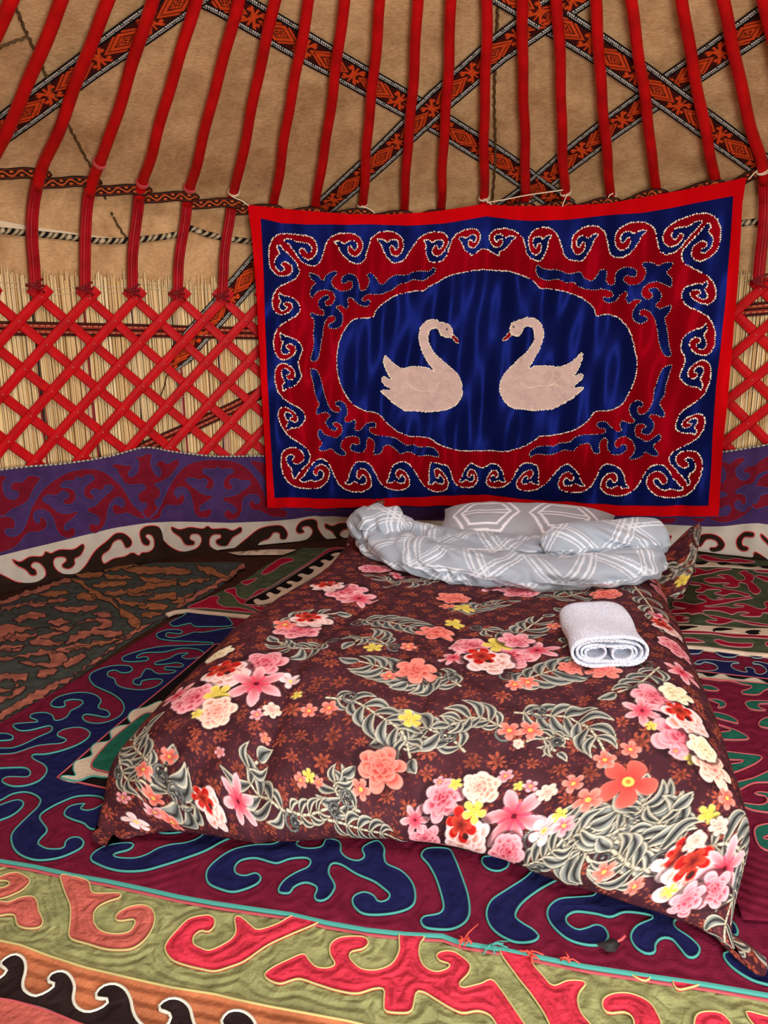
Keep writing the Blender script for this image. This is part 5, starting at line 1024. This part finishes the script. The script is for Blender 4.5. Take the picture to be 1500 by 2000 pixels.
def disc(cu, cv, R, col, soft=1.0):
    sl = win(cu, cv, R*1.2); r = np.hypot(PU[sl]-cu, PV[sl]-cv); blend(sl, (R-r)/PXM/soft+0.5, np.array(col))
PINK = S(222, 92, 114); LPINK = S(238, 176, 184); DPINK = S(184, 22, 50); WHITE = S(230, 210, 210); RED = S(184, 26, 26); CORAL = S(224, 94, 82); LCOR = S(236, 142, 126); PEACH = S(234, 164, 142); YEL = S(224, 204, 100); DYEL = S(150, 120, 30); LEAF = S(140, 146, 142); DLEAF = S(30, 26, 28); CREAM = S(214, 206, 178)
def rose(c, D, outer=(LPINK, PINK), mid=(PINK, DPINK), rot=0.0):
    cu, cv = c; R = D/2; s = int(abs(cu*977+cv*531)*10)
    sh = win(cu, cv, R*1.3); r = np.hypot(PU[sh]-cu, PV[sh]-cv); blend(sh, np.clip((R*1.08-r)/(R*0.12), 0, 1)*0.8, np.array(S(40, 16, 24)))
    o0, o1 = np.array(outer[0]), np.array(outer[1]); m0, m1 = np.array(mid[0]), np.array(mid[1]); rs = np.random.default_rng(s)
    fs = (1.0, 0.84, 0.70, 0.57, 0.45, 0.34, 0.23, 0.13)
    for k, (f, n) in enumerate(zip(fs, (6, 6, 5, 5, 4, 4, 3, 2))):
        t = k/7; rim = (o0*(1-t)+m0*t); deep = (o1*(1-t)+m1*t)*0.62
        dx, dy = 0.04*R*rs.standard_normal(), 0.03*R*rs.standard_normal()+R*0.12*t
        petals(cu+dx, cv+dy, R*f, n, rot+rs.random()*6.28, deep, rim, rim*0.75+0.25*np.array(WHITE), jit=0.16, seed=s+k, width=1.12, vein=0.15, t0=(fs[k+1]/f*0.86 if k < 7 else 0.0))
def peony(c, D, rot=0.0, redside=True):
    cu, cv = c; R = D/2
    rose(c, D, (WHITE, PEACH), (S(250, 214, 204), S(232, 150, 140)), rot)
    if redside:
        k = (cu-R*0.28, cv+R*0.35); petals(k[0], k[1], R*0.66, 6, rot+0.3, S(120, 20, 16), RED, S(240, 120, 90), jit=0.2, seed=3, width=1.05); petals(k[0], k[1], R*0.40, 5, rot+0.9, S(90, 14, 14), S(206, 66, 48), None, seed=4, width=1.05)
        disc(cu, cv+R*0.05, R*0.12, S(60, 24, 24))
def lily(c, D, rot=0.0):
    cu, cv = c; R = D/2
    petals(cu, cv, R, 6, rot, DPINK, LPINK, WHITE, jit=0.18, sharp_=0.3, width=0.92, seed=5, vein=0.5)
    petals(cu, cv, R*0.45, 6, rot+0.5, S(190, 24, 60), PINK, None, sharp_=0.3, width=0.7, seed=6); disc(cu, cv, R*0.08, S(90, 12, 30))
def five(c, D, ci, co, rot=0.0, n=5, eye=YEL):
    cu, cv = c; petals(cu, cv, D/2, n, rot, ci, co, np.array(co)*0.8+0.15, width=1.0, seed=9, vein=0.4); disc(cu, cv, D*0.09, eye); disc(cu, cv, D*0.04, DYEL)
def lobe(p, q, w, c1=LEAF, dark=DLEAF, rim=CREAM, curve=0.0):
    """one leaf lobe from p to q"""
    p = np.array(p); q = np.array(q); L = np.linalg.norm(q-p)
    if L < 1e-4: return
    d = (q-p)/L; nrm = np.array([-d[1], d[0]]); c = (p+q)/2; sl = win(c[0], c[1], L*0.62+w)
    x = PU[sl]-p[0]; y = PV[sl]-p[1]; a = (x*d[0]+y*d[1])/L; b = (x*nrm[0]+y*nrm[1]); b = b-curve*L*np.sin(np.clip(a, 0, 1)*math.pi)
    ac = np.clip(a, 0, 1); prof = w*np.maximum(np.sin(math.pi*ac**0.75), 0)**0.8
    sd = (prof-np.abs(b))/PXM; ok = (a > 0) & (a < 1)
    t = np.clip(np.abs(b)/np.maximum(prof, 1e-4), 0, 1)
    sh = 0.5+0.5*np.sin(t*7+a*9)
    col = lerp3(np.array(c1)*0.22, np.array(c1)*1.45, np.clip(t*0.8+0.35*sh, 0, 1)); col = col*(0.55+0.5*ac)[..., None]
    blend(sl, np.clip(sd+0.5, 0, 1)*ok, col)
    blend(sl, np.clip(1.4-np.abs(b)/PXM*0.7, 0, 1)*ok*(a < 0.85)*0.85, np.array(dark))
    blend(sl, np.clip(1-np.abs(sd-0.8)/1.2, 0, 1)*ok*0.85, np.array(rim))
    blend(sl, np.clip(1-np.abs(sd+1.2)/1.2, 0, 1)*ok*0.7, np.array(dark))
def stroke(P, w, col, rim=None):
    for i in range(len(P)-1):
        c = (P[i]+P[i+1])/2; r = np.linalg.norm(P[i+1]-P[i])/2+w*2; sl = win(c[0], c[1], r); x = PU[sl]-P[i][0]; y = PV[sl]-P[i][1]; d = P[i+1]-P[i]; L2 = (d**2).sum()+1e-9
        t = np.clip((x*d[0]+y*d[1])/L2, 0, 1); dist = np.hypot(x-t*d[0], y-t*d[1])
        if rim is not None: blend(sl, (w*1.7-dist)/PXM+0.5, np.array(rim))
        blend(sl, (w-dist)/PXM+0.5, np.array(col))
def acanthus(px, W=0.045, n=6, flip=1, curl=True):
    P = quv(pts(px)); P = crom(P, False, 0.008); d = np.r_[0, np.cumsum(np.linalg.norm(np.diff(P, axis=0), axis=1))]; L = d[-1]
    if L < 0.02 or L > 1.2: return
    stroke(P[::2], 0.0028, CREAM, DLEAF)
    at = lambda s: np.array([np.interp(s, d, P[:, 0]), np.interp(s, d, P[:, 1])])
    for k in range(n):
        s = L*(0.08+0.86*k/n); p = at(s); T = at(min(s+0.01, L))-at(max(s-0.01, 0)); T = T/(np.linalg.norm(T)+1e-9); Nn = np.array([-T[1], T[0]])
        sc = W*(0.65+0.55*math.sin(math.pi*(k+0.7)/(n+0.4)))
        for sd in (1, -1):
            q = p+T*sc*1.25+Nn*sd*sc*(0.95 if sd == flip else 0.6)
            lobe(p, q, sc*0.25, curve=0.24*sd, c1=np.array(LEAF)*(1.05 if (k+sd) % 2 else 0.8))
    T = at(L)-at(L-0.02); T /= np.linalg.norm(T)+1e-9; lobe(at(L), at(L)+T*W*1.1, W*0.32, curve=0.12*flip)
    if curl:
        c0 = at(L*0.1); Nn = np.array([-T[1], T[0]])*flip; th = np.linspace(0, 3.0*math.pi, 40); rr = W*0.50*(1-th/(3.3*math.pi)); sp = c0-Nn*W*0.7+np.stack([np.cos(th+1)*rr, flip*np.sin(th+1)*rr], 1)
        stroke(sp, 0.0026, LEAF, DLEAF)
# little orange-brown sprigs all over
_gr = np.random.default_rng(11); gy = 0
for vy in np.arange(0.02, LV, 0.074):
    gy += 1
    for ux in np.arange(-LU/2+0.02, LU/2, 0.074):
        cu = ux+0.031*(gy % 2)+0.012*_gr.standard_normal(); cv = vy+0.012*_gr.standard_normal(); R = 0.020+0.010*_gr.random(); rot = _gr.random()*6
        tint = 0.5+0.4*_gr.random()
        petals(cu, cv, R, 7, rot, np.array(S(96, 40, 34))*tint, np.array(S(196, 96, 70))*tint, None, sharp_=0.3, width=0.85, jit=0.35, seed=int(_gr.integers(1e6)))
        for _ in range(3):
            a_ = _gr.random()*6.28; p = np.array([cu+math.cos(a_)*0.026, cv+math.sin(a_)*0.026]); disc(p[0], p[1], 0.0032, np.array(S(170, 84, 66))*tint)
for px, W, n, fl in (('565,1592 535,1575 500,1545 482,1512 505,1486', .05, 6, 1), ('390,1578 345,1568 322,1530 326,1492', .06, 6, -1), ('300,1506 280,1478 262,1450 285,1420', .045, 6, 1), ('905,1466 880,1440 850,1425 805,1418 760,1432', .055, 7, 1), ('640,1362 690,1370 740,1396 790,1430 800,1480', .05, 8, -1),
    ('700,1585 668,1562 650,1535 668,1512', .045, 6, -1), ('560,1580 600,1590 640,1580', .03, 5, 1), ('985,1420 930,1398 880,1412', .045, 6, -1), ('1005,1392 1080,1398 1130,1412 1165,1440 1182,1470', .055, 8, -1), ('1110,1445 1065,1440 1090,1470', .03, 5, 1),
    ('1070,1600 1110,1625 1140,1665 1150,1690', .07, 7, 1), ('1090,1680 1110,1640 1150,1610', .055, 6, -1), ('1195,1625 1240,1600 1262,1560', .06, 6, 1), ('1330,1640 1290,1610 1310,1580', .045, 5, -1), ('1200,1640 1260,1652 1310,1670 1325,1700', .05, 6, 1), ('1375,1655 1425,1650 1455,1690 1465,1740', .06, 7, 1), ('1440,1730 1470,1790 1480,1850', .05, 5, -1), ('1270,1700 1230,1690 1190,1660', .045, 5, 1),
    ('830,1345 770,1310 700,1290', .06, 7, 1), ('990,1335 1070,1312 1150,1292', .06, 7, -1), ('700,1205 770,1212 850,1235', .06, 7, 1), ('930,1222 1000,1232 1060,1200', .055, 6, -1), ('1030,1155 1110,1160 1180,1130', .06, 6, 1), ('640,1250 575,1262 540,1250', .05, 6, 1), ('540,1230 600,1200 660,1195', .05, 6, -1), ('860,1125 790,1132 730,1120', .05, 6, 1), ('1290,1300 1240,1340 1200,1350', .05, 5, 1), ('640,1600 700,1620 760,1650', .04, 6, -1), ('1020,1690 1080,1660 1100,1640', .045, 5, 1), ('760,1260 720,1240 690,1250', .05, 5, -1), ('900,1340 860,1320 800,1330', .05, 6, 1), ('1100,1260 1160,1220 1100,1190', .05, 6, 1), ('230,1480 250,1520 290,1540', .04, 5, 1), ('880,1190 940,1180 990,1170', .05, 6, -1), ('1240,1140 1270,1180 1290,1220', .05, 5, 1)):
    acanthus(px, W*1.02, max(3, n-1), fl)
def Q(x, y): return quv([(x, y)])[0]
for x, y, D, k in ((516, 1293, .16, 'r'), (443, 1311, .16, 'p'), (425, 1276, .10, 'c'), (499, 1335, .19, 'l'), (378, 1362, .13, 'r'), (425, 1354, .075, 'y'), (421, 1387, .12, 'e'), (343, 1356, .10, 'l'), (568, 1330, .06, 'w'), (577, 1356, .032, 'y'), (382, 1391, .032, 'y'), (503, 1393, .04, 'k'), (531, 1386, .055, 'e'), (642, 1380, .05, 'o'), (601, 1386, .045, 'o'), (804, 1402, .065, 'y'),
    (742, 1501, .15, 'O'), (703, 1540, .055, 'o'), (464, 1562, .12, 'l'), (412, 1577, .10, 'p'), (603, 1514, .035, 'y'), (590, 1525, .035, 'o'), (620, 1528, .03, 'o'), (226, 1634, .11, 'l'), (265, 1606, .06, 'w'), (300, 1585, .05, 'k'), (335, 1605, .06, 'o'), (300, 1560, .05, 'o'), (280, 1500, .05, 'o'), (330, 1478, .05, 'o'), (240, 1560, .04, 'k'),
    (828, 1642, .11, 'r'), (809, 1600, .10, 'l'), (861, 1563, .13, 'r'), (933, 1540, .11, 'e'), (1005, 1597, .19, 'l'), (907, 1637, .16, 'p'), (987, 1665, .12, 'r'), (924, 1586, .065, 'y'), (889, 1530, .035, 'y'), (858, 1525, .035, 'k'), (1012, 1532, .028, 'y'), (1033, 1535, .035, 'k'), (1066, 1547, .05, 'e'), (985, 1515, .04, 'k'), (1060, 1620, .07, 'w'), (1095, 1590, .035, 'y'), (1100, 1610, .05, 'k'),
    (1227, 1525, .13, 'O5'), (1180, 1481, .055, 'o'), (1229, 1462, .05, 'o'), (1152, 1560, .065, 'o'), (1122, 1532, .05, 'o'), (1036, 1423, .065, 'o'), (994, 1427, .06, 'o'), (1010, 1452, .03, 'e'), (1276, 1362, .14, 'r'), (1255, 1388, .11, 'l'), (1332, 1441, .15, 'r'), (1346, 1402, .13, 'p'), (1353, 1483, .035, 'y'), (1322, 1467, .035, 'k'), (1318, 1352, .10, 'c'), (1390, 1500, .12, 'e'), (1372, 1462, .09, 'c'), (1268, 1413, .03, 'y'), (1420, 1560, .05, 'o'),
    (1322, 1690, .10, 'p'), (1346, 1714, .14, 'p'), (1416, 1698, .14, 'l'), (1393, 1738, .11, 'r'), (1340, 1760, .09, 'r'), (1306, 1744, .035, 'y'), (1382, 1590, .05, 'y'), (1405, 1610, .05, 'e'), (1360, 1640, .05, 'e'), (1180, 1705, .05, 'o'), (1240, 1735, .04, 'o'),
    (671, 1150, .19, 'r'), (640, 1140, .16, 'p'), (700, 1165, .17, 'l'), (733, 1106, .17, 'r'), (780, 1120, .09, 'l'), (588, 1226, .18, 'r'), (610, 1210, .15, 'p'), (560, 1215, .08, 'o'), (999, 1276, .17, 'r'), (921, 1257, .15, 'r'), (884, 1282, .11, 'l'), (952, 1290, .17, 'p'), (1045, 1266, .16, 'l'), (970, 1255, .1, 'y'), (1010, 1248, .13, 'r'), (811, 1304, .14, 'O'), (848, 1231, .14, 'O'), (889, 1213, .07, 'y'), (905, 1182, .08, 'y'), (890, 1164, .15, 'O'), (1014, 1150, .18, 'r'), (960, 1145, .12, 'l'), (1050, 1140, .12, 'p'), (1181, 1156, .14, 'O'), (1004, 1335, .05, 'o'), (1030, 1330, .06, 'o'), (1120, 1300, .09, 'O'), (1180, 1305, .12, 'O'), (800, 1260, .05, 'o'), (730, 1262, .06, 'y'), (760, 1320, .05, 'o'), (870, 1180, .06, 'o'), (1080, 1220, .05, 'o'), (1300, 1160, .15, 'r'), (1285, 1130, .13, 'l'), (1310, 1225, .15, 'p'), (1320, 1260, .14, 'r'), (1335, 1310, .13, 'l'), (1290, 1200, .1, 'l'), (430, 1470, .03, 'k'), (520, 1440, .03, 'o')):
    c = Q(x, y); rt_ = (x*0.37+y*0.11) % 6.28
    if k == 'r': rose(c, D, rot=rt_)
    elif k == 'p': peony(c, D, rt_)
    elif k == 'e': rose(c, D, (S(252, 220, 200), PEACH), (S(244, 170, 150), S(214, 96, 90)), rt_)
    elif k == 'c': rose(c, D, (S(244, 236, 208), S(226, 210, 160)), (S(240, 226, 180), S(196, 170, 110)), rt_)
    elif k == 'l': lily(c, D, rt_)
    elif k == 'y': five(c, D, S(200, 180, 60), YEL, rt_)
    elif k == 'k': five(c, D, DPINK, LPINK, rt_)
    elif k == 'w': five(c, D, S(210, 170, 170), WHITE, rt_)
    elif k == 'o': five(c, D, S(206, 66, 56), LCOR, rt_)
    elif k == 'O5': petals(c[0], c[1], D/2, 5, rt_, S(200, 60, 56), CORAL, LCOR, width=1.05, seed=2, vein=0.5); disc(c[0], c[1], D*0.10, YEL); disc(c[0], c[1], D*0.05, S(210, 120, 50))
    elif k == 'O':
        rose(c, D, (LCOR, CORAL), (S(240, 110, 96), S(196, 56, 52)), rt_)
M_print = mat_base('printed_cotton', None, rough=0.7, sheen=0.0, bump=0.12, bscale=30, spec=0.12, col_attr=True, bdist=0.006)
qroot = empty('comforter', tuple(bed(0, 1.1, 0.0))); tag(qroot, 'puffy dark brown comforter printed with pink roses and grey leaves', 'comforter')
o = mesh_np('cover', QP.reshape(-1, 3), grid_faces(NU, NV), M_print, colors=IMG.reshape(-1, 3)); under(o, qroot)
# piped seam along the foot edge
e = QP[3, ::6]; V, F = tube(e+np.array([0, 0, -0.004]), 0.006, 5); under(mesh_np('foot_seam', V, F, mat_base('dark_piping', S(70, 40, 40), rough=0.8)), qroot)
# pointed cloth corners standing up at the head
def corner_flap(base_c, tip, w0, d0, bend, label, seed):
    n, m = 60, 60; t = np.linspace(0, 1, n)[:, None]; th = np.linspace(0, 2*math.pi, m, endpoint=False)[None]
    base_c = np.array(base_c); tip = np.array(tip); bend = np.array(bend)
    C = base_c*(1-t)**2+2*bend*t*(1-t)+tip*t*t
    r = (1-t**1.2)**0.8; wx = (w0*r+0.010)*(1+0.10*np.sin(3*th+t*6)+0.05*np.sin(7*th)); dy = (d0*r+0.006)*(1+0.12*np.sin(4*th+2))
    wx = wx*np.minimum(1, (1-t)*14+0.05); dy = dy*np.minimum(1, (1-t)*14+0.05)
    ax = np.array([BB[0], BB[1], 0.0]); ay = np.array([BA[0], BA[1], 0.0])
    V = C[:, None]+ax*(wx*np.cos(th))[..., None]+ay*(dy*np.sin(th))[..., None]
    V = V+0.006*(vnoise(th*3+seed, t*9, seed)[..., None]-0.5)
    q = np.stack([np.broadcast_to(th/6.28*0.5, wx.shape), np.broadcast_to(t*0.34, wx.shape)], -1)
    # the print carries on: sample it from a patch of the cover
    iu = np.clip(np.searchsorted(uline, uline[seed % 300+150]+q[..., 0]), 0, NU-1); iv = np.clip(np.searchsorted(vline, 0.35+0.1*(seed % 4)+q[..., 1]), 0, NV-1)
    ob = mesh_np('corner_flap', V.reshape(-1, 3), grid_faces(m, n, True), M_print, colors=IMG[iv, iu].reshape(-1, 3), label=label); under(ob, qroot)
corner_flap(bed(0.70, 1.74, 0.18), on_cyl([(1366, 1021)], 2.30)[0], 0.10, 0.09, bed(0.80, 1.90, 0.26), 'pointed cloth corner at the right of the head', 3)
corner_flap(bed(-0.62, 2.0, 0.22), on_cyl([(748, 976)], 2.30)[0], 0.09, 0.08, bed(-0.66, 2.1, 0.36), 'pointed cloth corner at the left of the head', 41)

# ================================================================== pillow and rolled blanket
def hexlines(U, V, s=0.30, w=0.010, ground=S(150, 160, 172), line=S(204, 210, 218)):
    c = np.tile(np.array(ground), U.shape+(1,)).astype(float)
    def band_(x): return np.abs(((x/s+0.5) % 1.0)-0.5)*s
    x1 = band_(U+0.58*V); x2 = band_(U-0.58*V); y = band_(V*1.15)
    m = np.zeros(U.shape, bool)
    cell = (np.floor(U/s)+np.floor(V/s)) % 2
    for xx in (x1, x2): m |= (np.abs(xx-0.016) < w*0.42) | (np.abs(xx-0.036) < w*0.25)
    m |= ((np.abs(y-0.012) < w*0.5)) & (np.sin(U*2*math.pi/s*0.5) > 0)
    c[m] = np.array(line); return c
M_blank = mat_base('grey_cotton', None, rough=0.8, sheen=0.15, bump=0.15, bscale=60, spec=0.2, col_attr=True)
def pillow(c_ba, size, tilt, label):
    L, Wd, Hh = size; n, m = 90, 130; u = np.linspace(-1, 1, n)[:, None]; v = np.linspace(-1, 1, m)[None]
    prof = np.clip(1-np.abs(u)**2.6, 0, 1)**0.5*np.clip(1-np.abs(v)**3.0, 0, 1)**0.5
    shp = 1-0.10*(np.abs(u)**2*(1-np.abs(v)**2))-0.0
    X = v*L/2*(1-0.06*(1-np.abs(u)**2)*np.abs(v)**3); Y = u*Wd/2*(1-0.08*(1-np.abs(v)**2)*np.abs(u)**3)
    wr = 0.006*(vnoise(X*18, Y*14, 3)-0.5)
    Vt = []
    for sg in (1, -1): Vt.append(np.stack([X+0*Y, Y+0*X, sg*(prof*Hh/2+wr*prof)], -1))
    Vv = np.concatenate([a.reshape(-1, 3) for a in Vt]); ct, st = math.cos(tilt), math.sin(tilt)
    y = Vv[:, 1]*ct-Vv[:, 2]*st; z = Vv[:, 1]*st+Vv[:, 2]*ct
    P = bed(c_ba[0]+Vv[:, 0], c_ba[1]+y, c_ba[2]+z)
    Xb = np.broadcast_to(X+0*Y, (n, m)); Yb = np.broadcast_to(Y+0*X, (n, m))
    s = 0.36; t = (Xb/s) % 1.0; tt = np.abs(t-0.5)*2; yy = np.abs(Yb+0.02)
    g = np.tile(np.array(S(150, 152, 160)), (n, m, 1)).astype(float); ln = np.array(S(226, 226, 232))
    hexd = np.maximum(np.abs(t-0.5)*s*1.0+yy*0.45, yy*1.0)
    for k in (0.155, 0.115): g[np.abs(hexd-k) < 0.007] = ln
    g[(np.abs(yy-0.015) < 0.006) & (tt < 0.62)] = ln
    F1 = grid_faces(m, n); F2 = F1[:, ::-1]+n*m
    o = mesh_np('pillow_case', P, np.concatenate([F1, F2]), M_blank, colors=np.concatenate([g.reshape(-1, 3)]*2)); return o
po = empty('pillow', tuple(bed(0.1, 2.15, 0.33))); tag(po, 'grey pillow with white hexagon lines behind the rolled blanket', 'pillow')
under(pillow((0.14, 2.10, 0.33), (0.84, 0.46, 0.21), 0.16, ''), po)

def cloth_tube(name, spine, ru, rz, parent, n=220, m=150, wr=1.0, seed=0, uo=0.0, endcap=0.35, rot=0.0):
    """a soft roll: spine points in bed coordinates, radii (along bed, up) per spine point"""
    sp = np.asarray(spine, float); C = crom(np.concatenate([sp, np.asarray(ru)[:, None], np.asarray(rz)[:, None]], 1), False, 0.01); C = resample(C, 1e-9+np.sum(np.linalg.norm(np.diff(C[:, :3], axis=0), axis=1))/n, False)
    n = len(C); t = np.linspace(0, 1, n)[:, None]; th = np.linspace(0, 2*math.pi, m, endpoint=False)[None]
    cap = np.clip(np.minimum(t, 1-t)/0.06, 0, 1); cap = endcap+(1-endcap)*np.sqrt(1-(1-cap)**2); cap = np.where((t <= 0.0001) | (t >= 0.9999), 0.02, cap)
    P3 = C[:, :3]; T = np.gradient(P3, axis=0); T /= np.linalg.norm(T, axis=1)[:, None]; up = np.array([0, 0, 1.]); A = np.cross(T, up); A /= np.linalg.norm(A, axis=1)[:, None]; Bz = np.cross(A, T)
    Ls = np.linalg.norm(np.diff(P3, axis=0), axis=1).sum(); su = t*Ls
    rr = 1+wr*(0.16*(vnoise(su*9+seed+th*0.2, th*1.6+seed, seed)-0.5)+0.13*np.sin(th*3+su*14+4*vnoise(su*6, th*1.2, seed+1))*vnoise(su*5, th, seed+2)+0.11*np.sin(su*60+th*5+7*vnoise(su*7, th*2, seed+3))*vnoise(su*6+3, th*1.5, seed+5))
    dx = (C[:, 3][:, None]*np.cos(th))*rr*cap; dz = (C[:, 4][:, None]*np.sin(th))*rr*cap
    V = P3[:, None]+A[:, None]*dx[..., None]+Bz[:, None]*dz[..., None]
    Pw = bed(V[..., 0], V[..., 1], V[..., 2])
    Ug = np.broadcast_to(su, dx.shape)+uo; Vg = np.broadcast_to(th*0.11, dx.shape)+rot+0.03*np.sin(Ug*7)
    col = hexlines(Ug, Vg, 0.26, 0.012)
    o = mesh_np(name, Pw.reshape(-1, 3), grid_faces(m, n, True), M_blank, colors=col.reshape(-1, 3)); under(o, parent); return o
bl = empty('blanket', tuple(bed(0.05, 1.65, 0.33))); tag(bl, 'pale grey blanket with white line pattern rolled up across the head of the bed', 'blanket')
cloth_tube('front_fold', [(-0.58, 1.90, 0.345), (-0.46, 1.76, 0.335), (-0.28, 1.60, 0.325), (0.0, 1.50, 0.32), (0.32, 1.49, 0.32), (0.56, 1.60, 0.33), (0.69, 1.76, 0.345)], [0.06, 0.11, 0.13, 0.135, 0.135, 0.13, 0.09], [0.055, 0.075, 0.072, 0.062, 0.062, 0.075, 0.07], bl, 300, 150, 1.0, 2, 0.0)
cloth_tube('back_fold', [(-0.40, 1.90, 0.345), (-0.1, 1.78, 0.330), (0.2, 1.76, 0.330), (0.5, 1.86, 0.345)], [0.10, 0.14, 0.14, 0.10], [0.06, 0.058, 0.056, 0.06], bl, 220, 130, 1.2, 5, 0.15, rot=0.2)
cloth_tube('bunched_end', [(-0.62, 1.92, 0.38), (-0.54, 1.86, 0.395), (-0.45, 1.81, 0.395), (-0.36, 1.76, 0.37)], [0.08, 0.12, 0.125, 0.09], [0.065, 0.085, 0.085, 0.06], bl, 140, 130, 1.2, 9, 0.4, 0.55, 0.1)
cloth_tube('rolled_end', [(0.24, 1.66, 0.365), (0.34, 1.68, 0.40), (0.52, 1.74, 0.405), (0.71, 1.82, 0.40)], [0.07, 0.12, 0.13, 0.12], [0.05, 0.068, 0.075, 0.080], bl, 170, 130, 0.7, 14, 0.7, 0.8, 0.3)
# spiral of layers showing in the open right end of the roll
th = np.linspace(0.4, 4.4*math.pi, 110); rr = 0.014+0.0125*th/math.pi; nn = 8
R3 = []
for j, dd in enumerate(np.linspace(-0.06, 0.016, nn)):
    R3.append(bed(0.655+dd+0.010*np.sin(th*1.3), 1.79+np.cos(th)*rr*1.45+dd*0.2, 0.352+np.sin(th)*rr*0.95))
V = np.concatenate(R3); oo = mesh_np('rolled_layer', V, grid_faces(len(th), nn), M_blank, colors=np.tile(np.array(S(176, 186, 198)), (len(V), 1)), label='inner layers of the rolled end'); md_ = oo.modifiers.new('thickness', 'SOLIDIFY'); md_.thickness = 0.007; under(oo, bl)

# ================================================================== folded towel
M_towel = mat_base('white_terry', S(232, 238, 255), rough=0.98, sheen=0.1, bump=1.0, bscale=230, spec=0.05, var=0.07, vscale=150, bdist=0.012)
tc = on_floor([(1190, 1301)], 0.315)[0]; tb = on_floor([(1196, 1192)], 0.40)[0]
def towel():
    root = empty('towel', (tc[0], tc[1], 0.315)); tag(root, 'white terry towel folded into a roll on the comforter', 'towel')
    ax = np.array([0.985, -0.03, 0]); ax /= np.linalg.norm(ax); ay = np.array([0.10, 0.995, 0.0]); ay /= np.linalg.norm(ay)
    Wt, Ht, Dt = 0.100, 0.041, 0.30
    def stad(w, h, n=60, ph=0.0):
        t = np.linspace(0, 2*math.pi, n, endpoint=False)+ph
        x = np.sign(np.cos(t))*np.abs(np.cos(t))**0.75*w; z = np.sign(np.sin(t))*np.abs(np.sin(t))**0.85*h
        z = z*(1-0.16*np.exp(-(x/(w*0.45))**2)*(np.sin(t) > 0))
        return x, z
    def sheet(nm, w, h, thick, z0, d0, d1, x0=0.0, seed=0, open_ang=None):
        n = 72; nd = 26; x, z = stad(w, h, n); yy = np.linspace(d0, d1, nd); V = []
        for k, y in enumerate(yy):
            e = 1.0
            wob = 1+0.02*math.sin(y*31+seed)
            V.append(tc+np.outer((x*wob+x0), ax)+ax*0.0+ay*(y+0.004*np.sin(x*50+seed))[:, None]+np.outer(z+z0, [0, 0, 1.0])) if False else V.append(tc+np.outer(x*wob+x0, ax)+(y+0.004*np.sin(x*50+seed))[:, None]*ay+np.outer(z+z0+0.004*np.sin(y*22+x*14+seed), [0, 0, 1.0]))
        V = np.concatenate(V); o = mesh_np(nm, V, grid_faces(n, nd, True), M_towel); m_ = o.modifiers.new('thickness', 'SOLIDIFY'); m_.thickness = thick; m_.offset = -1
        under(o, root); return o
    sheet('outer_layer', Wt, Ht, 0.008, Ht, 0.0, Dt, 0.0, 1)
    sheet('middle_layer', Wt-0.0125, Ht-0.0105, 0.007, Ht-0.001, 0.004, Dt-0.006, 0.0, 2)
    sheet('inner_layer', Wt-0.023, Ht-0.0195, 0.006, Ht-0.002, 0.008, Dt-0.012, 0.0, 4)
    sheet('core_roll', 0.026, Ht-0.024, 0.006, Ht-0.004, 0.012, Dt-0.02, 0.038, 5)
    sheet('core_roll', 0.026, Ht-0.025, 0.006, Ht-0.006, 0.012, Dt-0.02, -0.038, 6)
    # rounded back fold
    x, z = stad(Wt, Ht, 72); V = []
    for k in np.linspace(0, 1, 8): V.append(tc+np.outer(x*math.sqrt(max(0, 1-k*k)), ax)+ay*(Dt-0.004+0.03*k)+np.outer(z*math.sqrt(max(0, 1-k*k))+Ht, [0, 0, 1.0]))
    under(mesh_np('back_fold', np.concatenate(V), grid_faces(72, 8, True), M_towel), root)
towel()
